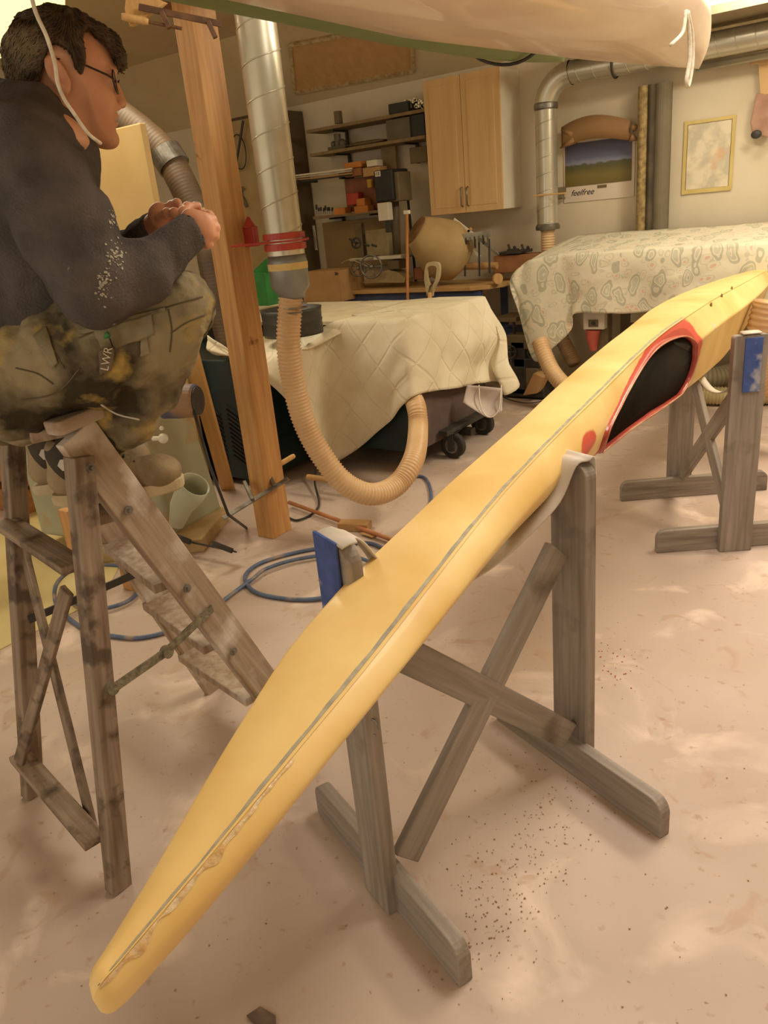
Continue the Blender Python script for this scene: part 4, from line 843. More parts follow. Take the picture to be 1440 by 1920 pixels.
# cupboard
cu = thing('wall_cupboard', 'two-door birch wall cupboard with white side on the back wall', 'cupboard', (-3.33, 6.3, 1.41))
xa, xb, z0_, z1_ = -3.665, -2.985, 1.41, 2.42
q = MB(); q.box(((xa+xb)/2, 6.185, (z0_+z1_)/2), (xb-xa, .33, z1_-z0_)); q.build('carcass', M_white, cu, bevel=.003)
for k, x in enumerate((xa+.17, xb-.17)):
    M = Matrix.Translation((x, 6.01, (z0_+z1_)/2)); q = MB(); q.box((0, 0, 0), (.336, .02, z1_-z0_)); q.box((0, -.004, 0), (.24, .018, z1_-z0_-.10)); dd = q.build('door', M_birch, cu, bevel=.002, M=M)
    hx = (xa+xb)/2+(-.028 if k == 0 else .028); q = MB(); q.tube([Vector((hx, 6.0, 1.46)), Vector((hx, 5.975, 1.465)), Vector((hx, 5.975, 1.60)), Vector((hx, 6.0, 1.605))], .006, 8); q.build('handle', M_steel, dd, smooth=True)
# framed plywood panel on the sloping ceiling
def ceil_hit(px, py):
    v = ray(px, py); n = np.array([0, -(.55/.55), -1.]); P0 = np.array([0, Y1, 2.5]); n = np.array([0, .55, .55]); t = ((P0-CAM)@n)/(v@n); return Vector(CAM+v*t)
fp = thing('framed_panel', 'plywood panel in a thin pale frame fixed on the sloping ceiling above the shelves', 'panel', ceil_hit(660, 150))
A, B, Cc, D = ceil_hit(545, 82), ceil_hit(554, 172), ceil_hit(776, 130), ceil_hit(774, 40)
nn = Vector((0, -.707, -.707)); q = MB(); q.poly([p for p in (A, B, Cc, D)], nn*.012); q.build('board_face', M_panel, fp)
for a, b in ((A, B), (B, Cc), (Cc, D), (D, A)): q = MB(); q.beam(a+nn*.012, b+nn*.012, .03, .03, nn); q.build('frame_strip', mat('pale_tape', (200, 180, 138), (164, 136, 92), rough=.8, scale=22), fp)
# right-hand wall duct
rd = thing('wall_duct', 'spiral metal duct rising up the back wall and bending along under the ceiling', 'duct', (-2.66, 6.1, 1.24))
RX = -2.66; RY = 6.12; r_ = .082
M_g2 = mat('wall_duct_steel', (206, 200, 184), (190, 184, 166), rough=.3, metal=.6, scale=5)
spiral('pipe', (RX, RY, 1.27), (RX, RY, 2.10), r_, rd, M_g2, .12)
q = MB(); q.tube([Vector((RX+.20-.20*math.cos(a), RY, 2.10+.20*math.sin(a)-.0)) for a in np.linspace(0, math.pi/2, 8)], r_+.002, 28, caps=False); q.build('elbow', M_g2, rd, smooth=True)
spiral('pipe', (RX+.20, RY, 2.30), (1.2, RY, 2.30), r_-.004, rd, M_g2, .12)
lathe([(2.08, r_+.003), (2.09, r_+.008), (2.12, r_+.008), (2.13, r_+.003)], (RX, RY, 0)).build('joint_collar', M_steel, rd)
lathe([(1.22, r_-.03), (1.225, r_+.012), (1.25, r_+.014), (1.27, r_+.002)], (RX, RY, 0)).build('end_cone', mat('dark_zinc', (120, 116, 102), (104, 100, 88), rough=.4, metal=.5), rd)
q = MB(); q.box((-2.13, RY, 2.37), (.012, .02, .16)); q.tube([Vector((-2.13, RY+.09*math.cos(a), 2.30+.09*math.sin(a))) for a in np.linspace(0, 6.28, 20)], .007, 6); q.build('hanger_strap', M_dark, rd)
dh = thing('duct_hose', 'beige ribbed hose dropping from the wall duct behind the paisley cloth', 'hose', (RX, RY, .9)); hose([(RX, RY, 1.235), (RX, RY, 1.0), (RX+.02, RY, .75), (RX+.1, RY-.05, .45), (RX+.3, RY-.2, .2)], .058, dh, 'ribbed_tube', .02)
for k, (x, lab) in enumerate(((-1.35, 'wall'),)):
    q = MB(); q.cyl((-1.6, 6.22, 2.20), (1.2, 6.22, 2.20), .03, n=14); tag(q.build('pipe_run', M_g2, smooth=True), 'thinner grey pipe running under the horizontal duct at the upper right', 'pipe')
# calendar, arch, stick, hanging mats, map
cal = thing('wall_calendar', 'landscape picture calendar with a white strip and script lettering on the back wall', 'calendar', (-2.33, 6.34, 1.4))
q = MB(); q.box((-2.33, 6.345, 1.655), (.565, .006, .49)); q.build('sheet', mat('paper', (224, 210, 194), (214, 198, 180), rough=.7, scale=3), cal)
def landscape():
    m = bpy.data.materials.new('landscape_print'); m.use_nodes = True; nt = m.node_tree; N = nt.nodes; L = nt.links; b = N['Principled BSDF']; b.inputs['Roughness'].default_value = .5
    tc = N.new('ShaderNodeTexCoord'); sp = N.new('ShaderNodeSeparateXYZ'); L.new(tc.outputs['Generated'], sp.inputs[0])
    n = N.new('ShaderNodeTexNoise'); n.inputs['Scale'].default_value = 6; n.inputs['Detail'].default_value = 8; L.new(tc.outputs['Generated'], n.inputs['Vector'])
    ma = N.new('ShaderNodeMath'); ma.operation = 'MULTIPLY_ADD'; ma.inputs[1].default_value = .16; L.new(n.outputs['Fac'], ma.inputs[0]); L.new(sp.outputs['Z'], ma.inputs[2])
    r = N.new('ShaderNodeValToRGB'); e = r.color_ramp.elements; e[0].position = .08; e[0].color = (*srgb((112, 96, 48)), 1); e[1].position = 1; e[1].color = (*srgb((84, 82, 104)), 1)
    for p, c in ((.3, (122, 108, 52)), (.50, (92, 88, 50)), (.565, (86, 84, 62)), (.60, (134, 136, 156)), (.72, (98, 100, 128))): x = e.new(p); x.color = (*srgb(c), 1)
    L.new(ma.outputs[0], r.inputs['Fac']); L.new(r.outputs[0], b.inputs['Base Color']); return m
q = MB(); q.box((-2.335, 6.340, 1.68), (.53, .003, .31)); q.build('printed_picture', landscape(), cal)
M_t2 = M_t.copy(); M_t2.translation = (-2.46, 6.3405, 1.475); text('feelfree', .062, M_t2, M_black, cal, 'lettering', shear=.35)
q = MB(); q.box((-2.30, 6.341, 1.505), (.075, .002, .022)); q.build('grey_tab', MATS['dim_plastic'], cal)
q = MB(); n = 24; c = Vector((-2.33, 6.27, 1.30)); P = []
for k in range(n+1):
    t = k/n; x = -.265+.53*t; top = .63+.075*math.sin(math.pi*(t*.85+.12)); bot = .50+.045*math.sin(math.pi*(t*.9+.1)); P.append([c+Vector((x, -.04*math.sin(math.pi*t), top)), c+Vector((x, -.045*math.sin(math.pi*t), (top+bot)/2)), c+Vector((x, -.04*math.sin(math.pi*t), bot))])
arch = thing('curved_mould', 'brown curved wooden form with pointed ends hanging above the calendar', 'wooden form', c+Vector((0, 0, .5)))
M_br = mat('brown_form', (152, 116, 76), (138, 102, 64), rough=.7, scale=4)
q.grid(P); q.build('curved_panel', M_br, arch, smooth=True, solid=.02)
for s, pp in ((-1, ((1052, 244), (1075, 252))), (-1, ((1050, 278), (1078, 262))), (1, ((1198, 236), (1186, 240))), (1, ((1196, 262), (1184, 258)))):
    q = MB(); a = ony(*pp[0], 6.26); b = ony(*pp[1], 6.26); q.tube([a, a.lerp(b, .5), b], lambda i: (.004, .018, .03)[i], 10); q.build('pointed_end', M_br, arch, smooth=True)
tag(board('wooden_lath', ony(1000, 367, 6.02), ony(1062, 362, 6.02), .012, .012, M_ply, None), 'thin wooden lath stuck across the wall duct pointing at the calendar', 'lath')
q = MB(); q.box(ony(1046, 358, 6.22), (.05, .22, .05)); q.box(ony(1052, 372, 6.3), (.05, .06, .014)); tag(q.build('wall_hook', MATS['dim_plastic'], bevel=.004), 'small bracket on the wall left of the calendar lettering', 'bracket')
for k, (x0_, x1_, m_, lab) in enumerate(((1192, 1214, mat('mottled_mat', (176, 152, 102), (122, 102, 66), rough=.9, scale=26), 'tall narrow mottled tan roll standing against the wall next to the calendar'),
                                       (1210, 1226, mat('dark_mat', (92, 82, 62), (66, 58, 44), rough=.8, scale=6), 'tall dark roll standing between the tan roll and the grey roll'), (1222, 1251, mat('grey_mat', (122, 112, 92), (108, 98, 78), rough=.8, scale=5), 'tall wide grey roll standing left of the map'))):
    b0 = ony((x0_+x1_)/2, 440, 6.22); w_ = (ony(x1_, 440, 6.22)-ony(x0_, 440, 6.22)).length/2
    q = MB(); n = 20; top = 2.14-.0*k; q.loft([[Vector((b0.x-.012*(z/2)+math.cos(2*math.pi*j/n)*w_*(1+.05*math.sin(j*1.7)), 6.25+math.sin(2*math.pi*j/n)*.06, z)) for j in range(n)] for z in (.0, .7, 1.4, top-.02, top)]); tag(q.build('rolled_mat', m_, smooth=False), lab, 'roll')
mp_ = thing('wall_map', 'pale map sheet taped on the white wall with yellowish masking tape', 'map', (-1.52, 6.34, 1.6))
def mapm():
    m = mat('map_paper', (226, 214, 188), (198, 190, 168), rough=.7, scale=9, detail=12, lo=.45, hi=.6, c3=(214, 176, 140), scale3=4, lo3=.58, hi3=.66); return m
q = MB(); q.box((-1.52, 6.344, 1.635), (.30, .004, .435)); q.build('map_sheet', mapm(), mp_)
q = MB()
for bx, sz in (((-1.52, 6.340, 1.865), (.35, .003, .022)), ((-1.52, 6.340, 1.405), (.34, .003, .028)), ((-1.682, 6.3385, 1.635), (.022, .003, .49)), ((-1.358, 6.3385, 1.635), (.022, .003, .47))): q.box(bx, sz)
q.build('tape_border', mat('yellow_tape', (214, 192, 124), (200, 178, 108), rough=.6), mp_)
q = MB()
for bx, sz in (((-1.52, 6.3415, 1.853), (.30, .0015, .004)), ((-1.52, 6.3415, 1.418), (.30, .0015, .004)), ((-1.669, 6.3405, 1.635), (.004, .0015, .43)), ((-1.371, 6.3405, 1.635), (.004, .0015, .43))): q.box(bx, sz)
q.build('map_border_line', M_dim, mp_)
wp = thing('hanging_pad', 'wooden block with a pinkish pad hanging on the wall right of the map', 'tool', ony(1425, 150, 6.3))
q = MB(); q.beam(ony(1408, 113, 6.3), ony(1450, 111, 6.3), .04, .05); q.beam(ony(1433, 115, 6.3), ony(1437, 178, 6.3), .07, .03, (0, 1, 0)); q.build('wooden_hook', M_birch, wp, bevel=.003)
q = MB(); q.poly([ony(1418, 174, 6.27), ony(1406, 230, 6.27), ony(1410, 252, 6.27), ony(1440, 258, 6.27), ony(1458, 180, 6.27)], (0, .05, 0)); q.build('pad', mat('pinkish_pad', (180, 142, 122), (156, 118, 98), rough=.8, scale=10), wp, bevel=.01)
q = MB(); q.sph(ony(1418, 252, 6.24), .035, 12, (1, .5, .8)); q.build('tip', M_dark, wp)
# hoop and small hook on the left wall patch
hl = thing('hoop_saw', 'hoop with a dark bar hanging on the wall between post and big duct', 'tool', ony(452, 285, 5.9))
c = ony(448, 285, 5.88); q = MB(); q.tube([c+Vector((.09*math.cos(a), 0, .15*math.sin(a))) for a in np.linspace(0, 6.28, 28)], .006, 6); q.build('hoop', M_dark, hl, smooth=True)
q = MB(); q.cyl(ony(456, 226, 5.86), ony(441, 320, 5.86), .012, n=8); q.build('bar', M_dark, hl)
q = MB(); q.tube([ony(455, 350, 5.9), ony(452, 365, 5.9), ony(458, 378, 5.9), ony(463, 388, 5.9)], lambda i: (.008, .012, .02, .012)[i], 8); q.cyl(ony(448, 358, 5.9), ony(460, 354, 5.9), .006, n=6); tag(q.build('hanging_tool', M_dim, smooth=True), 'little dangling tool on the wall below the hoop', 'tool')

# ------------------------------------------------------------------ machine under the paisley cloth
pmx = thing('covered_machine', 'machine table on legs hidden under the paisley cloth', 'machine', (-1.3, 5.5, 0))
q = MB(); q.box((-1.3, 5.86, .98), (2.1, .7, .16)); q.build('table_body', M_machine, pmx, bevel=.01)
for x in (-2.0, -1.0, -.4):
    for y in (5.6, 6.1): q = MB(); q.box((x, y, .45), (.08, .08, .9)); q.build('leg', M_dim, pmx)
q = MB(); q.box((-1.75, 5.6, .72), (.10, .08, .28)); q.build('side_bracket', M_machine, pmx)
def paisley():
    m = bpy.data.materials.new('paisley_cotton'); m.use_nodes = True; nt = m.node_tree; N = nt.nodes; L = nt.links; b = N['Principled BSDF']; b.inputs['Roughness'].default_value = .85
    tc = N.new('ShaderNodeTexCoord'); base = (*srgb((222, 214, 190)), 1); cur = None
    def M_(op, a, bb=None, c=None):
        x = N.new('ShaderNodeMath'); x.operation = op
        for i, v in enumerate((a, bb, c)):
            if v is None: continue
            if isinstance(v, (int, float)): x.inputs[i].default_value = v
            else: L.new(v, x.inputs[i])
        return x.outputs[0]
    nz = N.new('ShaderNodeTexNoise'); nz.inputs['Scale'].default_value = 6; L.new(tc.outputs['UV'], nz.inputs['Vector'])
    vm = N.new('ShaderNodeVectorMath'); vm.operation = 'MULTIPLY_ADD'; vm.inputs[1].default_value = (.14, .14, .14); L.new(nz.outputs['Color'], vm.inputs[0]); L.new(tc.outputs['UV'], vm.inputs[2])
    def vor(scale, stretch, rand=.75):
        mp = N.new('ShaderNodeMapping'); mp.inputs['Scale'].default_value = stretch; mp.inputs['Rotation'].default_value = (0, 0, .5); L.new(vm.outputs[0], mp.inputs[0])
        v = N.new('ShaderNodeTexVoronoi'); v.inputs['Scale'].default_value = scale; v.inputs['Randomness'].default_value = rand; L.new(mp.outputs[0], v.inputs['Vector']); return v.outputs['Distance']
    d = vor(7.5, (1.35, .75, 1), .9); 
    ring = M_('MULTIPLY', M_('GREATER_THAN', d, .30), M_('LESS_THAN', d, .40))
    ring2 = M_('MULTIPLY', M_('GREATER_THAN', d, .13), M_('LESS_THAN', d, .25))
    fill = M_('LESS_THAN', d, .07)
    d2 = vor(15, (1, 1, 1)); dots = M_('LESS_THAN', d2, .20); outside = M_('GREATER_THAN', d, .44)
    vine = M_('MULTIPLY', M_('MULTIPLY', M_('GREATER_THAN', d2, .34), M_('LESS_THAN', d2, .42)), outside)
    dots = M_('MULTIPLY', dots, outside)
    cur = None
    def mix(f, col, cur, k=1.):
        mx = N.new('ShaderNodeMix'); mx.data_type = 'RGBA'; L.new(M_('MULTIPLY', f, k), mx.inputs[0])
        if cur is None: mx.inputs[6].default_value = base
        else: L.new(cur, mx.inputs[6])
        mx.inputs[7].default_value = (*srgb(col), 1); return mx.outputs[2]
    cur = mix(ring, (172, 170, 150), None, .75); cur = mix(ring2, (188, 188, 166), cur, .75); cur = mix(fill, (176, 174, 152), cur, .7); cur = mix(vine, (192, 186, 164), cur, .6); cur = mix(dots, (220, 176, 152), cur, .8)
    L.new(cur, b.inputs['Base Color'])
    n2 = N.new('ShaderNodeTexNoise'); n2.inputs['Scale'].default_value = 10; n2.inputs['Detail'].default_value = 3; L.new(tc.outputs['UV'], n2.inputs['Vector'])
    bp = N.new('ShaderNodeBump'); bp.inputs['Strength'].default_value = .35; bp.inputs['Distance'].default_value = .015; L.new(n2.outputs['Fac'], bp.inputs['Height']); L.new(bp.outputs[0], b.inputs['Normal'])
    return m
def pc(ed, hem, inn=None): 
    return (inn or (ed[0]+.05, 5.95, 1.14), ed, hem, FR)
cols = [((-2.44, 6.22, 1.16), (-2.52, 6.2, 1.13), (-2.56, 6.15, 1.05), (-1, 0, 0)),
        ((-2.40, 6.2, 1.16), (-2.56, 5.85, 1.08), (-2.60, 5.8, .98), (-1, 0, 0)), ((-2.38, 6.2, 1.16), (-2.60, 5.5, 1.0), ony(957, 522, 5.45), (-1, -1, 0)),
        ((-2.36, 6.2, 1.16), (-2.56, 5.48, 1.03), ony(975, 590, 5.42), (-.6, -1, 0)), ((-2.34, 6.2, 1.16), (-2.50, 5.46, 1.05), ony(1002, 676, 5.40), FR), ((-2.3, 6.2, 1.16), (-2.38, 5.46, 1.06), ony(1040, 650, 5.41), FR),
        ((-2.2, 6.2, 1.16), (-2.26, 5.46, 1.07), ony(1072, 618, 5.42), FR)]
for x, py in ((-2.16, 588), (-1.95, 586), (-1.75, 587), (-1.5, 584), (-1.3, 575), (-1.1, 570), (-.9, 565), (-.6, 560), (-.25, 560)):
    z = solvez(x, 5.43, py) if x < -1.6 else .69
    cols.append(((x, 6.2, 1.16), (x, 5.45, 1.075), (x, 5.42, z), FR))
tag(drape('paisley_cloth', cols, paisley(), amp=.026, seed=9, bulge=.015, freq=4.), 'cream cotton cloth with grey-green paisley print draped over the right-hand machine', 'cloth')
sw = thing('socket_box', 'white switch box with a red tapered plug hanging under the paisley cloth', 'socket', ony(1112, 600, 5.45))
pbox('box_body', 1093, 585, 1133, 618, 5.50, .1, M_white, sw, .006); pbox('switch_face', 1103, 600, 1121, 613, 5.492, .006, M_dim, sw, .001)
q = MB(); q.tube([ony(1112, 618, 5.55), ony(1111, 632, 5.55), ony(1112, 645, 5.55), ony(1113, 657, 5.55)], lambda i: (.052, .048, .036, .025)[i], 18); q.build('red_plug', mat('faded_red_plug', (206, 104, 84), (190, 88, 70), rough=.5), sw, smooth=False)
q = MB(); q.sph(ony(1112, 606, 5.48), .013, 10); q.build('switch_button', M_dark, sw)
h1_ = thing('suction_hose', 'beige ribbed hose curving down from behind the hanging corner of the paisley cloth', 'hose', onz(1050, 715, .05))
hose([ony(1012, 640, 5.35), ony(1022, 668, 5.3), ony(1038, 700, 5.25), ony(1065, 728, 5.2), ony(1105, 745, 5.15), ony(1160, 748, 5.1)], .062, h1_, 'ribbed_tube', .022)
h2_ = thing('suction_hose', 'thick beige ribbed hose at the right edge behind the far trestle', 'hose', onz(1430, 740, .05))
hose([ony(1440, 565, 4.35), ony(1428, 610, 4.35), ony(1424, 655, 4.4), ony(1432, 700, 4.5), ony(1475, 750, 4.6)], .070, h2_, 'ribbed_tube', .026)
h3_ = thing('suction_hose', 'pale ribbed hose lying low behind the uprights of the far trestle', 'hose', onz(1340, 735, .05))
hose([onz(1250, 700, .12), onz(1300, 706, .12), onz(1345, 706, .12), onz(1400, 690, .14), onz(1460, 680, .16)], .075, h3_, 'ribbed_tube', .022, mat('pale_hose', (214, 204, 176), (200, 188, 158), rough=.4))
h4_ = thing('suction_hose', 'lowest dusty ribbed hose lying on the floor right of the far trestle', 'hose', onz(1440, 745, .05))
hose([onz(1290, 740, .07), onz(1350, 742, .07), onz(1410, 742, .07), onz(1500, 735, .07)], .065, h4_, 'ribbed_tube', .022, mat('dusty_hose', (190, 172, 128), (170, 150, 106), rough=.5))
# clutter between bench and covered machine
sp_ = thing('small_lathe', 'dark dusty metal stand with cast parts on the floor left of the hanging paisley corner', 'machine', onz(985, 745))
b = onz(990, 748); random.seed(3)
for nm, (x, y, x2, y2), dep, m_ in (('cast_column', (958, 640, 985, 740), .12, M_dark), ('cast_head', (948, 628, 992, 655), .16, M_dim), ('cast_slide', (962, 672, 1012, 690), .2, M_dark), ('cast_foot', (940, 728, 1020, 745), .3, M_dark), ('cast_block', (985, 690, 1010, 730), .14, M_dim)):
    pbox(nm, x, y, x2, y2, b.y-.02, dep, m_, sp_, .01)
wheel('hand_wheel', 955, 660, b.y-.05, .05, sp_, M_dark, 4); wheel('hand_wheel', 1000, 662, b.y-.05, .04, sp_, M_dark, 4)
q = MB(); q.poly([ony(980, 742, b.y-.1), ony(1000, 700, b.y-.1), ony(1020, 708, b.y-.1), ony(1006, 738, b.y-.1)], (0, .12, 0)); tag(q.build('wood_wedge', M_card, bevel=.004), 'brown wooden wedge standing on the floor under the paisley corner', 'wedge')
st_ = thing('stool', 'dark metal stool frame by the blue bench leg', 'stool', ony(945, 640, 5.6))
pbox('seat', 925, 596, 968, 604, 5.5, .3, M_dim, st_); 
for x in (930, 964): pbox('leg', x-2, 604, x+2, 715, 5.52, .02, M_dark, st_)
pb('blue_crate', (932, 616, 962, 640), 5.62, .2, M_blue, 'dark blue crate under the metal stool seat', 'crate')
q = MB(); q.tube(bez([onz(938, 738), onz(950, 748), onz(985, 756), onz(1020, 752), onz(1040, 742)], 8), .006, 6); tag(q.build('power_cord', M_rubber, smooth=True), 'thin dark cord on the floor in front of the dusty metal stand', 'cord')

# ------------------------------------------------------------------ kayaks on the ceiling, ropes, lights
def hang_kayak(lab, x, ya, yb, zk, hw, hh, m, dx=0., blunt=.35, keel=.3, back=.12, rise=.05, span=.2, pw=2):
    t = thing('kayak', lab, 'kayak', (x, (ya+yb)/2, zk)); q = MB(); rings = []; L = yb-ya
    for i in range(91):
        s = i/90; Y = yb-L*s
        w = min(1, (s/blunt))**.62 if s < blunt else 1; w = max(w, .10); 
        nose = math.sqrt(max(0, 1-(1-min(1, s/.012))**2)); w = w*max(.15, nose)
        W_ = hw*w; Hh = hh*(.55+.45*min(1, s/back))*max(.2, nose); zc = zk+rise*max(0, 1-s/span)**pw; xc = x+dx*(1-s)
        ring = []
        for k in range(40):
            a = 2*math.pi*k/40; ca, sa = math.cos(a), math.sin(a)
            r = (abs(ca)**(2.2)+abs(sa)**(2.2))**(-1/2.2); ring.append(Vector((xc+W_*r*ca, Y, zc+Hh*(1+r*sa*(1 if sa > 0 else 1.0)))))
        rings.append(ring)
    q.loft(rings); q.build('hull', m, t, smooth=True); return t
M_kg = mat('green_gelcoat', (122, 138, 88), (112, 130, 80), rough=.55, scale=3)
M_kw = mat('white_gelcoat', (226, 206, 184), (218, 194, 170), rough=.35, scale=2, coat=.3, c3=(222, 160, 140), scale3=5, lo3=.70, hi3=.78)
gk = hang_kayak('green kayak hanging under the ceiling nearer the pine post', -1.56, -1.3, 3.80, 1.975, .22, .16, M_kg, blunt=.25)
wk = hang_kayak('white kayak hanging under the ceiling with a rope loop at its blunt end', -1.13, -1.0, 4.44, 1.865, .27, .17, M_kw, blunt=.20, rise=.11, span=.45, pw=1)
def kring(Y, x, w, z, h): return [Vector((x+w*math.cos(a), Y, z+h+h*math.sin(a))) for a in np.linspace(-math.pi, 0.3, 20)]
q = MB(); q.tube([Vector((-1.56+.215*math.cos(a), 3.25+.02*math.sin(3*a), 2.14+.165*math.sin(a))) for a in np.linspace(-math.pi, 0, 22)], .007, 6); tag(q.build('tie_rope', M_dark, smooth=True), 'dark cord tied round the green hanging kayak near its end', 'cord')
q = MB(); rl = lambda x, y: onx(x, y, -.845)
q.tube(bez([rl(1286, 20), rl(1292, 60), rl(1293, 110), rl(1287, 150), rl(1291, 160), rl(1298, 120), rl(1298, 70), rl(1290, 22)], 10), .007, 8)
q.tube(bez([rl(1286, 24), rl(1280, 60), rl(1258, 84)], 8), .006, 8); tag(q.build('rope_loop', M_rope, smooth=True), 'white rope loop dangling from the blunt end of the white kayak', 'rope')
q = MB(); q.tube(bez([at(52, -40, 1.22), at(66, 20, 1.24), at(88, 70, 1.26), at(103, 120, 1.28), at(108, 155, 1.29), at(120, 185, 1.31), at(140, 215, 1.33), at(165, 250, 1.35), at(189, 269, 1.38)], 12), .0034, 8)
tag(q.build('pull_cord', M_rope, smooth=True), 'white cord hanging down in front of the man\'s ear', 'cord')
def luminaire(lab, a, b, w, h, m=M_tube):
    a = Vector(a); b = Vector(b); t = thing('ceiling_light', lab, 'lamp', (a+b)/2)
    q = MB(); q.beam(a+Vector((0, 0, h)), b+Vector((0, 0, h)), w, .03, (0, 0, 1)); q.build('housing', M_white, t, bevel=.004)
    q = MB(); q.beam(a, b, w*.7, .05, (0, 0, 1)); q.build('diffuser', m, t, bevel=.01); return t
a = ony(1290, 36, 5.9); luminaire('long glowing ceiling light at the upper right corner beyond the white kayak', (a.x, 5.9, a.z+.02), (a.x+1.3, 5.9, a.z+.02), .14, .05)
gt = thing('ceiling_light', 'glaring ceiling light in the upper left corner behind the man\'s head', 'lamp', onz(60, 30, 2.9))
pp = [onz(122, -60, 2.88), onz(122, 12, 2.88), onz(0, 110, 2.88), onz(-120, 130, 2.88), onz(-120, -60, 2.88)]
q = MB(); q.poly(pp, (0, 0, .05)); q.build('diffuser', mat('soft_tube_glow', (255, 226, 150), rough=.5, emit=1.6, emitcol=(255, 226, 150)), gt); cc_ = sum(pp, Vector())/5
q = MB(); q.poly([cc_+(p-cc_)*1.03+Vector((0, 0, .05)) for p in pp], (0, 0, .12)); q.build('housing', M_white, gt)
q = MB(); q.box((-1.2, 6.0, 2.44), (2.6, .5, .05)); tag(q.build('trim_1', mat('grey_soffit', (160, 148, 122), (150, 136, 110), rough=.8)), None, None, kind='structure')
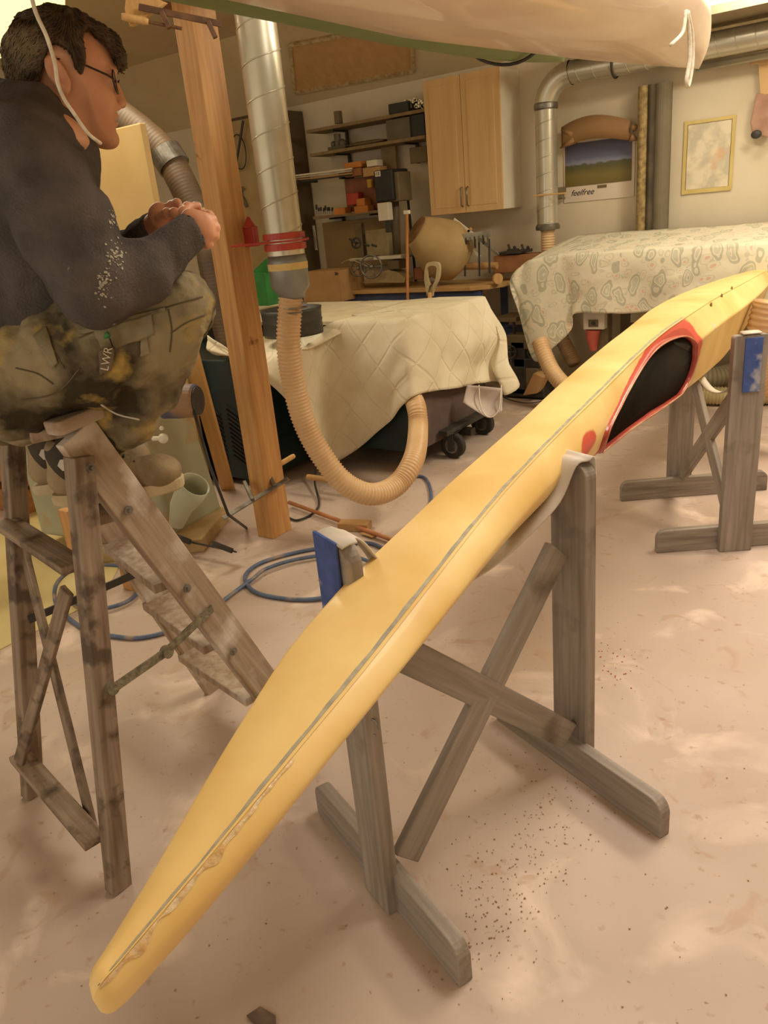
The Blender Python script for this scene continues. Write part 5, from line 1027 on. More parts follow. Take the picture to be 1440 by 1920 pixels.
#PERSON
# ------------------------------------------------------------------ the seated man
RV = Vector(rt0); BV = Vector((-rt0[1], rt0[0], 0)); UV_ = Vector((0, 0, 1))
def Q(px, py, b):
    """point on the vertical plane at distance b in front of the camera, in (r, b, u) coordinates"""
    v = ray(px, py); w = CAM+v*(b/(v@np.array(BV))); return np.array((w@np.array(RV), b, w[2]))
def px2m(n, b, u=1.4): return n*b/F*.93
class SDF:
    def __init__(s, lo, hi, h):
        s.lo = np.array(lo, float); s.h = h; s.n = np.ceil((np.array(hi)-s.lo)/h).astype(int)+1
        s.ax = [s.lo[i]+h*np.arange(s.n[i]) for i in range(3)]; s.f = np.full(s.n, .05, np.float32)
    def block(s, lo, hi, m):
        i0 = np.clip(np.floor((np.array(lo)-m-s.lo)/s.h).astype(int), 0, s.n-1); i1 = np.clip(np.ceil((np.array(hi)+m-s.lo)/s.h).astype(int)+1, 1, s.n)
        sl = tuple(slice(a, b) for a, b in zip(i0, i1)); g = np.meshgrid(*[s.ax[k][sl[k]] for k in range(3)], indexing='ij'); return sl, np.stack(g, -1)
    def put(s, sl, d, k, op='u'):
        f = s.f[sl]
        if op == 'u': h = np.maximum(k-np.abs(f-d), 0)/k; s.f[sl] = np.minimum(f, d)-h*h*k*.25
        else: d = -d; h = np.maximum(k-np.abs(f-d), 0)/k; s.f[sl] = np.maximum(f, d)+h*h*k*.25
    def cap(s, a, b, ra, rb=None, k=.012, op='u', flat=None):
        a = np.array(a, float); b = np.array(b, float); rb = ra if rb is None else rb; r = max(ra, rb)
        sl, P = s.block(np.minimum(a, b)-r, np.maximum(a, b)+r, k+.03)
        ab = b-a; t = np.clip(((P-a)@ab)/(ab@ab+1e-12), 0, 1); D = P-a-t[..., None]*ab
        if flat is not None:   # squash along an axis
            fa = np.array(flat[0], float); fa /= np.linalg.norm(fa); c = D@fa; D = D+fa*(c*(1/flat[1]-1))[..., None]
        s.put(sl, np.linalg.norm(D, axis=-1)-(ra+(rb-ra)*t), k, op); return s
    def ell(s, c, r, k=.012, op='u', R=None):
        c = np.array(c, float); r = np.array(r, float); m = r.max(); sl, P = s.block(c-m, c+m, k+.03); D = P-c
        if R is not None: D = D@R
        q = np.linalg.norm(D/r, axis=-1); g = np.linalg.norm(D/(r*r), axis=-1)+1e-9
        s.put(sl, q*(q-1)/g, k, op); return s
    def mesh(s, name, m, parent, sm=2, tf=None):
        f = s.f; n = f.shape; idx = {}; sgn = f < 0
        c = np.zeros(tuple(x-1 for x in n), bool); 
        first = sgn[:-1, :-1, :-1]
        for dx in (0, 1):
            for dy in (0, 1):
                for dz in (0, 1): c |= (sgn[dx:n[0]-1+dx, dy:n[1]-1+dy, dz:n[2]-1+dz] != first)
        I = np.argwhere(c); ids = -np.ones(c.shape, np.int64); ids[c] = np.arange(len(I))
        acc = np.zeros((len(I), 3)); cnt = np.zeros(len(I))
        cs = [(0, 0, 0), (1, 0, 0), (0, 1, 0), (1, 1, 0), (0, 0, 1), (1, 0, 1), (0, 1, 1), (1, 1, 1)]
        for a in range(8):
            for b in range(a+1, 8):
                if sum(abs(np.array(cs[a])-cs[b])) != 1: continue
                A = I+cs[a]; B = I+cs[b]; fa = f[A[:, 0], A[:, 1], A[:, 2]]; fb = f[B[:, 0], B[:, 1], B[:, 2]]; x = (fa < 0) != (fb < 0)
                t = np.where(x, fa/(fa-fb+1e-12), 0)[:, None]; acc += np.where(x[:, None], A+(B-A)*t, 0); cnt += x
        V = acc/np.maximum(cnt, 1)[:, None]*s.h+s.lo; V = tf(V) if tf else V; faces = []
        for ax in range(3):
            e = [0, 0, 0]; e[ax] = 1; sA = sgn; sB = np.roll(sgn, -1, ax); X = sA != sB
            sl = [slice(1, -1)]*3; sl[ax] = slice(0, -1); M = np.zeros_like(X); M[tuple(sl)] = X[tuple(sl)]; E = np.argwhere(M)
            o = [k for k in range(3) if k != ax]; d1 = np.zeros(3, int); d2 = np.zeros(3, int); d1[o[0]] = 1; d2[o[1]] = 1
            def g(p): return ids[p[:, 0], p[:, 1], p[:, 2]]
            q = np.stack([g(E-d1-d2), g(E-d2), g(E), g(E-d1)], 1); flip = sgn[E[:, 0], E[:, 1], E[:, 2]]
            if ax == 1: flip = ~flip
            q[~flip] = q[~flip][:, ::-1]; q = q[(q >= 0).all(1)]; faces.append(q)
        Fc = np.concatenate(faces)
        W_ = V[:, :1]*np.array(RV)+V[:, 1:2]*np.array(BV)+V[:, 2:]*np.array(UV_)
        me = bpy.data.meshes.new(name); me.from_pydata([tuple(v) for v in W_], [], [tuple(map(int, q)) for q in Fc]); me.update()
        o = link(name, me, m, parent, smooth=True)
        if sm: z = o.modifiers.new('sm', 'SMOOTH'); z.factor = .5; z.iterations = sm
        return o
def D2(poly, P):   # signed distance of (r,u) to a polygon, vectorised
    x = P[..., 0]; y = P[..., 2]; d = np.full(x.shape, 1e9); ins = np.zeros(x.shape, bool); n = len(poly)
    for i in range(n):
        ax, ay = poly[i]; bx, by = poly[(i+1) % n]; ex, ey = bx-ax, by-ay
        t = np.clip(((x-ax)*ex+(y-ay)*ey)/(ex*ex+ey*ey), 0, 1); d = np.minimum(d, np.hypot(x-ax-t*ex, y-ay-t*ey))
        c = (ay > y) != (by > y); ins ^= c & (x < (bx-ax)*(y-ay)/(by-ay+1e-12)+ax)
    return np.where(ins, -d, d)
def spl2(pts, n=5):
    return [(p.x, p.y) for p in bez([(a, b, 0) for a, b in pts], n, True)]
man = thing('person', 'man in dark jumper, paint-stained work trousers and glasses sitting on the stepladder', 'person', Vector(RV)*-.78+Vector(BV)*1.72+Vector((0, 0, 1.1)))
HB = 1.72                                     # plane of the head
TH = .36; HC = Q(105, 150, HB)[0]; U0_, U1_ = Q(110, 335, HB)[2], Q(110, 284, HB)[2]
def HT(V):
    """turn everything above the collar about the upright axis of the head"""
    V = np.asarray(V, float); w = np.clip((V[..., 2]-U0_)/(U1_-U0_), 0, 1); w = w*w*(3-2*w); dx = V[..., 0]-HC; db = V[..., 1]-HB; t = TH*w
    return np.stack([HC+dx*np.cos(t)-db*np.sin(t), HB+dx*np.sin(t)+db*np.cos(t), V[..., 2]], -1)
def HTi(V):
    V = np.asarray(V, float); dx = V[..., 0]-HC; db = V[..., 1]-HB
    return np.stack([HC+dx*math.cos(TH)+db*math.sin(TH), HB-dx*math.sin(TH)+db*math.cos(TH), V[..., 2]], -1)
def qh(x, y, s):
    """head-local point at sideways offset s that lands on this spot of the turned head"""
    dx = 0.
    for _ in range(25):
        b_ = HB+dx*math.sin(TH)+s*math.cos(TH); q_ = Q(x, y, b_); dx += (q_[0]-(HC+dx*math.cos(TH)-s*math.sin(TH)))*.9
    return np.array((HC+dx, HB+s, q_[2]))
def hp2(l): return spl2([tuple(qh(x, y, 0)[[0, 2]]) for x, y in l])
M_skin = mat('skin', (222, 164, 128), (206, 146, 112), rough=.5, scale=9, bump=.06, bscale=120)
body = SDF(Q(-130, 640, 1.72)*[1, 0, 1]+[0, 1.38, 0], Q(430, -15, 1.72)*[1, 0, 1]+[0, 2.06, 0], .0034)
headpoly = hp2([(68, 185), (30, 150), (16, 105), (28, 62), (58, 36), (98, 26), (140, 34), (178, 58), (203, 90), (213, 118), (216, 133), (211, 147), (214, 165), (217, 190), (217, 205), (213, 222), (212, 240), (216, 256), (215, 270), (203, 279), (184, 275), (158, 258), (142, 238), (122, 214), (95, 196)])
sl, P = body.block(Q(5, 290, HB)+[0, -.11, 0], Q(240, 15, HB)+[0, .11, 0], .02)
bb = np.abs(P[..., 1]-HB); dd = D2(headpoly, P); u_face = P[..., 0]-qh(120, 150, 0)[0]
w_ = .072-.012*np.clip(u_face/.08, 0, 1)       # half width, narrower towards the face
e = (bb/w_); dh = dd+.052*np.clip(e, 0, 2)**2.6-.0005; body.put(sl, dh*.75, .004)
# nose, lips, chin, brow, cheek
body.cap(qh(214, 148, 0), qh(228, 188, 0), .0055, .0085, .008); body.ell(qh(228, 195, 0), (.0095, .010, .0085), .007)
for s in (-1, 1):
    body.ell(qh(219, 201, s*.0125), (.0095, .006, .007), .006); body.cap(qh(222, 207, s*.006), qh(219, 208, s*.008), .0028, .0028, .003, 'd')
    body.cap(qh(214, 133, s*.012), qh(204, 131, s*.042), .0045, .004, .012)           # brow
    body.ell(qh(214, 151, s*.032), (.010, .013, .009), .012, 'd')                      # socket
    body.ell(qh(200, 151, s*.031), (.0125, .0125, .0115), .003)                           # eyeball
    body.cap(qh(212, 143, s*.024), qh(207, 146, s*.042), .0028, .0025, .004)           # upper lid
    body.ell(qh(190, 183, s*.042), (.022, .012, .020), .03)                           # cheek
    body.ell(qh(182, 240, s*.037), (.030, .012, .022), .03)                            # jaw
    # ear
    c = qh(108, 140, s*.084); R = np.array([[math.cos(.35), 0, -math.sin(.35)], [0, 1, 0], [math.sin(.35), 0, math.cos(.35)]])
    body.ell(c+[0, s*.004, 0], (.018, .0075, .034), .005, R=R); body.ell(c+[.003, s*.012, .004], (.011, .008, .024), .003, 'd', R=R); body.ell(c+[.010, s*.002, .002], (.004, .005, .008), .003); body.ell(c+[.004, s*-.001, -.028], (.009, .005, .010), .005)
body.cap(qh(213, 219, -.019), qh(217, 218, 0), .0040, .0048, .006).cap(qh(217, 218, 0), qh(213, 219, .019), .0048, .0040, .006)
body.cap(qh(210, 232, -.017), qh(214, 232, 0), .0045, .0055, .008).cap(qh(214, 232, 0), qh(210, 232, .017), .0055, .0045, .008)
body.cap(qh(213, 226, -.028), qh(220, 225, 0), .0020, .0022, .003, 'd').cap(qh(220, 225, 0), qh(213, 226, .028), .0022, .0020, .003, 'd')
body.ell(qh(210, 262, 0), (.013, .018, .014), .012)
# nasolabial fold and jaw line

# neck, torso, arms (under the clothes)
body.cap(Q(112, 188, 1.715), Q(98, 250, 1.71), .056, .060, .02).cap(Q(98, 250, 1.71), Q(60, 300, HB), .060, .05, .03)
SHn, SHf = Q(48, 285, 1.57), Q(60, 285, 1.90)
ELn, WRn = Q(190, 545, 1.50), Q(352, 440, 1.60)
ELf, WRf = Q(200, 520, 1.95), Q(292, 425, 1.80)
body.cap(SHn, SHf, .06, .06, .05).cap(Q(10, 380, 1.72), Q(-20, 620, 1.72), .12, .13, .05)
body.cap(SHn, ELn, .048, .040, .03).cap(ELn, WRn, .040, .026, .02).cap(SHf, ELf, .048, .040, .03).cap(ELf, WRf, .040, .026, .02)
# near hand: back of the hand to the camera, fingers curled round
def finger(s, J, r, k=.004):
    for i in range(len(J)-1): s.cap(J[i], J[i+1], r*(1-.08*i), r*(1-.08*(i+1)), k)
    for j in J[1:-1]: s.ell(j, (r*1.06,)*3, k)
N_ = lambda x, y, b: Q(x, y, 1.60+b)
body.cap(WRn, N_(368, 425, .0), .025, .028, .012, flat=((0, 1, .1), .72))
body.cap(N_(356, 408, .0), N_(384, 416, .004), .017, .016, .010, flat=((0, 1, 0), .85)); body.cap(N_(362, 432, .0), N_(388, 436, .004), .017, .016, .012, flat=((0, 1, 0), .85))
finger(body, [N_(384, 408, .0), N_(397, 412, .02), N_(392, 404, .045), N_(378, 399, .055)], .0098)
finger(body, [N_(388, 421, .0), N_(403, 427, .022), N_(397, 424, .050), N_(380, 420, .060)], .0102)
finger(body, [N_(386, 434, .0), N_(402, 442, .020), N_(396, 443, .047), N_(379, 439, .056)], .0096)
finger(body, [N_(379, 446, .0), N_(392, 457, .016), N_(388, 459, .038), N_(374, 455, .046)], .0085)
finger(body, [N_(352, 412, -.002), N_(345, 398, .016), N_(352, 389, .038), N_(371, 386, .050)], .0105)
# far hand: index and thumb reaching forward, other fingers curled
O_ = lambda x, y, b: Q(x, y, 1.76+b)
body.cap(WRf, O_(302, 410, .0), .025, .027, .012, flat=((0, 1, .1), .75)); body.cap(O_(300, 398, 0), O_(314, 404, 0), .020, .018, .012, flat=((0, 1, 0), .8))
finger(body, [O_(308, 396, .0), O_(322, 385, -.006), O_(332, 381, -.015), O_(337, 386, -.03)], .0095)
finger(body, [O_(314, 406, .004), O_(330, 400, .0), O_(335, 410, -.012), O_(328, 416, -.014)], .0098)
finger(body, [O_(314, 417, .006), O_(328, 414, .004), O_(330, 424, -.008), O_(321, 428, -.010)], .0094)
finger(body, [O_(309, 427, .006), O_(320, 427, .004), O_(321, 435, -.006), O_(314, 438, -.008)], .0085)
finger(body, [O_(300, 408, -.018), O_(314, 400, -.034), O_(328, 399, -.045), O_(338, 402, -.05)], .0105)
body.mesh('body', M_skin, man, 1, HT)
q = MB(); q.cyl(Vector(RV)*N_(330, 403, .0)[0]+Vector(BV)*1.68+UV_*N_(330, 403, .0)[2], Vector(RV)*N_(372, 392, .0)[0]+Vector(BV)*1.66+UV_*N_(372, 392, .0)[2], .004, n=8)
tag(q.build('small_dowel', M_ply), 'tiny wooden dowel held between the man\'s fingers', 'dowel')
def wh(v): return wp(HT(v))
def wp(v): return Vector(RV)*float(v[0])+Vector(BV)*float(v[1])+UV_*float(v[2])
# eye detail
for s in (-1, 1):
    q = MB(); c = wh(qh(200, 151, s*.031)); q.sph(c+Vector(RV)*.0095, .0045, 12, (1, 1, 1)); q.build('iris', M_black, man, smooth=True)
# hair
hair = SDF(qh(-35, 205, 0)*[1, 0, 1]+[0, 1.60, 0], qh(275, -16, 0)*[1, 0, 1]+[0, 1.84, 0], .0034)
sl, P = hair.block(Q(-15, 195, HB)+[0, -.115, 0], Q(255, -5, HB)+[0, .115, 0], 0)
bb = np.abs(P[..., 1]-HB); dd = D2(headpoly, P)
dh = (dd+.046*np.clip(bb/.080, 0, 2)**2.6-.0125)
hairpoly = spl2([tuple(qh(x, y, 0)[[0, 2]]) for x, y in [(58, 176), (25, 172), (-8, 140), (-10, 60), (30, 5), (95, -8), (160, 5), (215, 55), (222, 92), (206, 92), (186, 70), (163, 66), (153, 90), (158, 125), (152, 152), (143, 150), (132, 122), (118, 108), (98, 100), (86, 118), (80, 150), (72, 172)]], 4)
hd = D2(hairpoly, P)
N3 = (np.sin(P[..., 0]*210+np.sin(P[..., 2]*70)*2.5)*np.sin(P[..., 1]*190+P[..., 2]*40)*.0022+np.sin(P[..., 0]*90+P[..., 2]*60)*np.sin(P[..., 1]*80)*.003)
d = np.maximum(dh+N3, hd*.9); hair.put(sl, d, .004)
for (a, b_, s, r0, r1) in (((190, 62), (226, 100), -.02, .016, .010), ((205, 78), (233, 128), -.028, .012, .004), ((195, 68), (222, 116), .01, .016, .008), ((212, 92), (222, 132), -.035, .008, .003), ((200, 70), (236, 118), .0, .010, .003), ((185, 58), (212, 98), -.045, .014, .006), ((205, 80), (228, 136), -.012, .008, .003), ((216, 95), (238, 128), -.022, .006, .002)):
    m_ = ((a[0]+b_[0])/2+6, (a[1]+b_[1])/2-4); hair.cap(qh(*a, s), qh(*m_, s), r0, (r0+r1)/2, .006).cap(qh(*m_, s), qh(*b_, s), (r0+r1)/2, r1, .006)
M_hair = mat('brown_hair', (92, 70, 44), (56, 42, 28), rough=.65, scale=60, stretch=(1, 1, .25), bump=.8, c3=(132, 112, 80), scale3=7, lo3=.56, hi3=.7)
hr = hair.mesh('hair', M_hair, man, 0, HT)
random.seed(2); q = MB()   # loose locks following the surface of the hair
from mathutils.bvhtree import BVHTree
hb_ = BVHTree.FromObject(hr, bpy.context.evaluated_depsgraph_get()); hq = [(130, 20), (60, 30), (20, 80), (15, 130), (100, 60), (190, 55)]
for k in range(1500):
    x = random.uniform(-5, 232); y = random.uniform(8, 165)
    ang = math.radians(interp(x, [0, 60, 110, 150, 235], [105, 120, 150, 28, 42])+random.gauss(0, 16)) if y > 30 else math.radians(interp(x, [0, 100, 150, 230], [150, 172, 10, 30])+random.gauss(0, 14))
    Ls = random.uniform(14, 34); P_ = []
    for f in (0, .33, .66, 1):
        xx = x+Ls*f*math.cos(ang)+random.gauss(0, .8); yy = y+Ls*f*math.sin(ang)+random.gauss(0, .8); h_, n_2, _, d_ = hb_.ray_cast(Vector(CAM), Vector(ray(xx, yy)).normalized())
        if h_ is None: break
        P_.append(h_+n_2*(.0008+.0012*f))
    if len(P_) < 3 or (P_[-1]-P_[0]).length > .06: continue
    q.tube(P_, lambda i: (.0010, .0014, .0011, .0004)[i], 4)
    if k % 2:
        mir = []
        for p in P_: l_ = HTi((p.dot(RV), p.dot(BV), p.z)); l_[1] = 2*HB-l_[1]; mir.append(wh(l_))
        q.tube(mir, lambda i: (.0010, .0014, .0011, .0004)[i], 4)
q.build('loose_locks', M_hair, man, smooth=True)
# glasses
gl = MB()
def ringpts(s): return [wh(qh(219, 160, 0)+np.array((-.010*((s*.034+.024*math.cos(a)*1.0)/.06)**2-.002, s*.034+.024*math.cos(a), .020*math.sin(a)))) for a in np.linspace(0, 2*math.pi, 30)[:-1]]
for s in (-1, 1): gl.tube(ringpts(s), .0018, 6, closed=True)
gl.tube([wh(qh(222, 154, -.012)), wh(qh(223, 150, 0)), wh(qh(222, 154, .012))], .0016, 6)
for s in (-1, 1): gl.tube([wh(qh(213, 148, s*.058)), wh(qh(200, 140, s*.066)), wh(qh(155, 120, s*.075)), wh(qh(118, 108, s*.079)), wh(qh(104, 112, s*.080))], .0019, 6)
gl.build('glasses', mat('dark_frame', (52, 42, 34), (38, 30, 26), rough=.35), man, smooth=True)
M_glass = bpy.data.materials.new('lens_glass'); M_glass.use_nodes = True; gb_ = M_glass.node_tree.nodes['Principled BSDF']; gb_.inputs['Transmission Weight'].default_value = 1; gb_.inputs['Roughness'].default_value = .02; gb_.inputs['IOR'].default_value = 1.02
q = MB()
for s in (-1, 1): r1 = q.ring(ringpts(s)); q.bm.faces.new(r1)
q.build('lenses', M_glass, man, solid=.001)
# jumper
sw_ = SDF(Q(-190, 700, 1.72)*[1, 0, 1]+[0, 1.30, 0], Q(395, 130, 1.72)*[1, 0, 1]+[0, 2.12, 0], .0055)
sw_.cap(Q(40, 262, 1.58), Q(40, 262, 1.88), .098, .098, .05)
sw_.cap(Q(20, 300, 1.72), Q(-10, 450, 1.72), .150, .150, .07).cap(Q(-10, 450, 1.72), Q(-20, 620, 1.72), .150, .155, .06)
sw_.cap(Q(80, 330, 1.62), Q(80, 560, 1.64), .10, .10, .06)
sw_.cap(Q(80, 222, 1.70), Q(60, 275, HB), .064, .094, .03).cap(Q(98, 258, 1.70), Q(80, 300, 1.72), .064, .08, .02).cap(Q(112, 292, 1.70), Q(100, 340, 1.72), .056, .08, .04)                       # collar
sw_.cap(Q(66, 300, 1.53), Q(120, 420, 1.49), .088, .078, .04).cap(Q(120, 420, 1.49), Q(176, 530, 1.47), .076, .072, .03)
sw_.cap(Q(185, 540, 1.475), Q(262, 520, 1.51), .068, .056, .03).cap(Q(262, 520, 1.51), Q(352, 443, 1.59), .054, .039, .02)
sw_.cap(Q(70, 300, 1.92), Q(195, 510, 1.96), .08, .068, .04).cap(Q(195, 510, 1.96), Q(286, 434, 1.81), .058, .037, .02)
sw_.cap(N_(360, 432, 0), N_(374, 424, 0), .030, .031, .004, 'd')
M_swm = mat('charcoal_jumper', (96, 88, 84), (78, 72, 68), rough=.95, scale=14, bump=.5, bscale=220, c3=(150, 144, 130), scale3=30, lo3=.72, hi3=.76, spec=.1)
jo = sw_.mesh('jumper', M_swm, man, 3)
tx = bpy.data.textures.new('cloth_clouds', 'CLOUDS'); tx.noise_scale = .09; tx.noise_depth = 3
dm = jo.modifiers.new('w', 'DISPLACE'); dm.texture = tx; dm.strength = .024; dm.mid_level = .5; dm.texture_coords = 'GLOBAL'
tx3 = bpy.data.textures.new('cloth_folds', 'MARBLE'); tx3.noise_scale = .12; tx3.turbulence = 9; tx3.noise_depth = 1
dm = jo.modifiers.new('f', 'DISPLACE'); dm.texture = tx3; dm.strength = .009; dm.mid_level = .5; dm.texture_coords = 'GLOBAL'
q = MB(); random.seed(8)      # dried paint on the sleeve
bvh = None
def smear(cx, cy, n, sx_, sy_, b0, name):
    global bvh
    dg = bpy.context.evaluated_depsgraph_get()
    if bvh is None:
        from mathutils.bvhtree import BVHTree
        bvh = BVHTree.FromObject(jo, dg)
    q = MB()
    for k in range(n):
        x = cx+random.gauss(0, sx_); y = cy+random.gauss(0, sy_); v = Vector(ray(x, y)).normalized()
        hit, nr, i_, d_ = bvh.ray_cast(Vector(CAM), v)
        if hit is None: continue
        t1_ = nr.orthogonal().normalized(); t2_ = nr.cross(t1_); s = random.uniform(.0006, .0028); a0 = random.random()*6
        q.poly([hit+nr*.0002+t1_*s*random.uniform(.5, 1.4)*math.cos(a0+j)+t2_*s*random.uniform(.5, 1.6)*math.sin(a0+j) for j in (0, 1.2, 2.5, 3.6, 5.0)], nr*.0012)
    return q.build(name, mat('dried_paint', (176, 168, 150), (150, 144, 126), rough=.8, scale=40), jo)
smear(214, 480, 60, 9, 12, 1.4, 'paint_smear'); smear(195, 530, 60, 8, 14, 1.4, 'paint_smear'); smear(212, 410, 26, 4, 10, 1.4, 'paint_smear')
# trousers
HPn, HPf = Q(45, 715, 1.66), Q(45, 715, 1.84)
KNn, KNf = Q(338, 572, 1.61), Q(345, 572, 1.90)
ANn, ANf = Q(192, 838, 1.71), Q(150, 822, 1.88)
tr = SDF(Q(-190, 900, 1.72)*[1, 0, 1]+[0, 1.36, 0], Q(425, 490, 1.72)*[1, 0, 1]+[0, 2.14, 0], .005)
tr.cap(Q(-30, 700, 1.66), Q(-30, 700, 1.84), .14, .14, .05).cap(Q(10, 735, 1.66), Q(30, 735, 1.84), .105, .105, .04)
tr.cap(Q(60, 705, 1.63), Q(200, 640, 1.60), .118, .106, .05).cap(Q(200, 640, 1.60), KNn, .104, .064, .04).ell(Q(340, 568, 1.61), (.058, .060, .064), .03)
tr.cap(Q(60, 705, 1.85), KNf, .105, .072, .05)
tr.cap(KNn+np.array((-.004, 0, -.012)), Q(275, 705, 1.66), .064, .074, .03).cap(Q(275, 705, 1.66), Q(236, 782, 1.70), .074, .066, .03).cap(Q(150, 740, 1.70), Q(225, 770, 1.70), .065, .06, .04)
tr.cap(KNf, Q(215, 775, 1.90), .062, .066, .03)
def trouser_mat():
    return mat('stained_work_trousers', (146, 132, 102), (58, 50, 36), rough=.85, scale=5.5, detail=7, bump=.35, bscale=60, lo=.42, hi=.58, c3=(176, 150, 84), scale3=9, lo3=.60, hi3=.72, spec=.15)
M_tr = trouser_mat(); to = tr.mesh('trousers', M_tr, man, 3)
tx2 = bpy.data.textures.new('trouser_clouds', 'CLOUDS'); tx2.noise_scale = .07; tx2.noise_depth = 3
dm = to.modifiers.new('w', 'DISPLACE'); dm.texture = tx2; dm.strength = .030; dm.mid_level = .5; dm.texture_coords = 'GLOBAL'
dm = to.modifiers.new('f', 'DISPLACE'); dm.texture = tx3; dm.strength = .014; dm.mid_level = .5; dm.texture_coords = 'GLOBAL'
from mathutils.bvhtree import BVHTree
tb = BVHTree.FromObject(to, bpy.context.evaluated_depsgraph_get())
def patch(name, corners, m, off=.004, th=.003, nn=10, par=None):
    c = [np.array(p, float) for p in corners]; P = []
    for i in range(nn+1):
        row = []
        for j in range(nn+1):
            u, v = i/nn, j/nn; p = (c[0]*(1-u)+c[1]*u)*(1-v)+(c[3]*(1-u)+c[2]*u)*v
            hit, nr, _, _ = tb.ray_cast(Vector(CAM), Vector(ray(*p)).normalized())
            row.append((hit+nr*off) if hit else None)
        P.append(row)
    if any(x is None for r in P for x in r): return None
    q = MB(); q.grid(P); return q.build(name, m, par or to, smooth=True, solid=th)
M_pk = mat('grey_pocket_cloth', (150, 138, 112), (118, 106, 80), rough=.85, scale=9, bump=.3, bscale=80, c3=(96, 84, 58), scale3=10, spec=.15)
patch('pocket_flap', [(200, 614), (284, 588), (287, 628), (214, 652)], M_pk, .006)
patch('pocket_band', [(148, 620), (310, 575), (312, 583), (150, 628)], M_pk, .004)
patch('thigh_pocket', [(176, 618), (200, 612), (212, 658), (196, 668)], M_pk, .004)
patch('loop_tape', [(262, 634), (276, 630), (277, 664), (262, 668)], M_pk, .004)
patch('side_panel', [(64, 630), (88, 612), (110, 680), (100, 690)], M_pk, .004)
pt = patch('label_tab', [(188, 656), (212, 650), (208, 690), (187, 698)], mat('label_grey', (112, 96, 78), (98, 84, 66), rough=.8), .007)
hit, nr, _, _ = tb.ray_cast(Vector(CAM), Vector(ray(200, 673)).normalized())
nr = (Vector(CAM)-hit).normalized(); xr_ = (at(203, 655, 1.5)-at(196, 692, 1.5)); xr_ -= nr*xr_.dot(nr); xr_.normalize(); yr_ = nr.cross(xr_)
Mx = Matrix((xr_, yr_, nr)).transposed().to_4x4(); Mx.translation = hit+nr*.016
text('LWR', .021, Mx, mat('label_print', (196, 184, 160), rough=.7), pt or to, 'label_letters')
q = MB(); g0_ = tb.ray_cast(Vector(CAM), Vector(ray(200, 632)).normalized())[0]; q.cyl(g0_+Vector((0, 0, -.002))-Vector(RV)*.007, g0_+Vector((0, 0, .006))+Vector(RV)*.007-Vector(BV)*.006, .005, n=10); q.build('green_pencil_end', M_green, to, smooth=False)
def seam_line(pts, m, r=.0016, name='seam'):
    P = []
    for p in bez([(x, y, 0) for x, y in pts], 8):
        h_, n_2, _, _ = tb.ray_cast(Vector(CAM), Vector(ray(p.x, p.y)).normalized())
        if h_: P.append(h_+n_2*.0008)
    if len(P) > 3: q = MB(); q.tube(P, r, 6); q.build(name, m, to, smooth=True)
M_sm = mat('dark_seam', (92, 80, 58), rough=.9)
for L_ in ([(148, 634), (200, 612), (250, 596), (320, 574), (380, 556)], [(40, 750), (90, 742), (120, 725), (150, 690)], [(316, 580), (322, 620), (318, 660)], [(320, 625), (350, 605), (385, 590)], [(80, 628), (108, 668), (120, 690)], [(30, 690), (70, 700), (100, 720)]): seam_line(L_, M_sm)
seam_line([(190, 758), (220, 776), (262, 786)], M_web, .0022, 'reflective_piping')
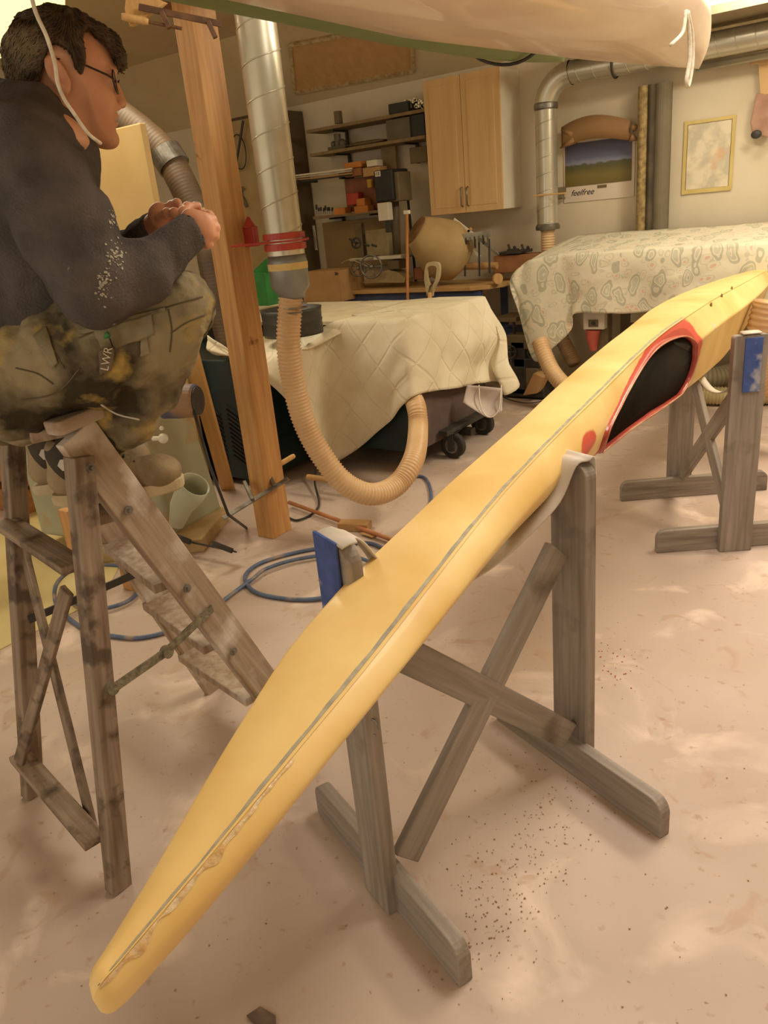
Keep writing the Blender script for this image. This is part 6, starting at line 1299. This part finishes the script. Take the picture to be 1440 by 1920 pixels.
# boots
def boot(heel, toe, b0, b1, lab):
    """side-on boot from heel px to toe px at sole height"""
    H_ = Q(*heel, b0); T_ = Q(*toe, b1); L = T_-H_; ln = np.linalg.norm(L); d = L/ln; s = np.array((d[1], -d[0], 0)); s /= np.linalg.norm(s); u = np.array((0, 0, 1.))
    f = SDF(np.minimum(H_, T_)-[.08, .08, .02], np.maximum(H_, T_)+[.08, .08, .19], .004)
    p = lambda a, h, w=0: H_+d*a*ln+u*h+s*w
    f.cap(p(.13, .055), p(.30, .055), .036, .038, .03).cap(p(.30, .055), p(.80, .042), .040, .040, .03).ell(p(.84, .045), (.048, .048, .037), .02)
    f.cap(p(.14, .06), p(.17, .12), .038, .040, .02).cap(p(.17, .12), p(.30, .118), .036, .033, .02).cap(p(.30, .10), p(.52, .07), .036, .036, .025)
    f.cap(p(.20, .165), p(.24, .18), .030, .03, .008, 'd')
    up_ = f.mesh('boot', mat('tan_boot', (156, 134, 98), (122, 102, 70), rough=.7, scale=9, bump=.3, bscale=60), man, 2)
    q = MB(); out = []
    n = 40
    for k in range(n):
        a = 2*math.pi*k/n; ca, sa = math.cos(a), math.sin(a); x = .5+.505*ca; wd = .043*(1-.18*math.exp(-((x-.38)/.16)**2))*(1.1 if x > .6 else .95)*abs(sa)**.62*(1 if sa > 0 else -1); out.append((x, wd))
    q.loft([[wp(p(x*sc+.5*(1-sc), h+.012*max(0, x-.75)*2, w*sc)) for x, w in out] for h, sc in ((-.004, .96), (0, .99), (.010, 1.0), (.020, 1.0), (.024, .98))])
    so = q.build('sole', mat('pale_sole', (196, 178, 142), (172, 152, 116), rough=.8, scale=14, bump=.3), up_)
    for k in range(14):
        q = MB(); x = .06+.9*k/14
        for sd in (-1, 1): 
            w = .040*(1-.18*math.exp(-((x-.38)/.16)**2))*(1 if x > .12 else .7); 
            q.box(wp(p(x, .002, sd*w)), (.008, .008, .012), Matrix.Rotation(math.atan2((RV*d[0]+BV*d[1]).y, (RV*d[0]+BV*d[1]).x), 3, 'Z')) if sd < 0 else None
        q.build('tread_lug', MATS['pale_sole'], so)
    for k in range(5):
        a0 = .36+.07*k; q = MB(); q.tube([wp(p(a0, .118-.012*k, -.030)), wp(p(a0+.02, .142-.014*k, -.008)), wp(p(a0+.03, .137-.014*k, .022))], .0022, 6); q.build('lace', M_rubber, up_)
    q = MB(); q.tube(bez([wp(p(.34, .15, -.02)), wp(p(.44, .12, -.036)), wp(p(.50, .07, -.044)), wp(p(.60, .03, -.048)), wp(p(.62, .012, -.050))], 6), .002, 6); q.build('loose_lace', M_rubber, up_, smooth=True)
    return up_
boot((102, 944), (347, 912), 1.70, 1.74, '')
boot((66, 925), (288, 880), 1.90, 1.92, '')
M_cuff = mat('dark_trouser_cuff', (74, 62, 46), (50, 42, 30), rough=.9, scale=9, bump=.3, bscale=60)
def limb(a, b_, r0, r1, name): q = MB(); q.tube([wp(a), (wp(a)+wp(b_))/2, wp(b_)], lambda i: (r0, (r0+r1)/2, r1)[i], 16); return q.build(name, M_cuff, man, smooth=True)
limb(Q(225, 785, 1.70), Q(118, 872, 1.70), .064, .052, 'trouser_cuff'); limb(Q(190, 780, 1.90), Q(80, 853, 1.90), .064, .050, 'trouser_cuff')
for px, py, b_ in ((122, 872, 1.64), (86, 852, 1.82)):
    c = wp(Q(px, py, b_)); q = MB(); q.tube([c+(Vector(RV)*math.cos(a)*.017+UV_*math.sin(a)*.015) for a in np.linspace(0, 6.283, 7)[:-1]]+[c], .003, 4) if False else q.poly([c+(Vector(RV)*math.cos(a)*.017+UV_*math.sin(a)*.015) for a in np.linspace(0, 6.283, 7)[:-1]], Vector(BV)*.004); q.build('reflective_tab', M_web, man)
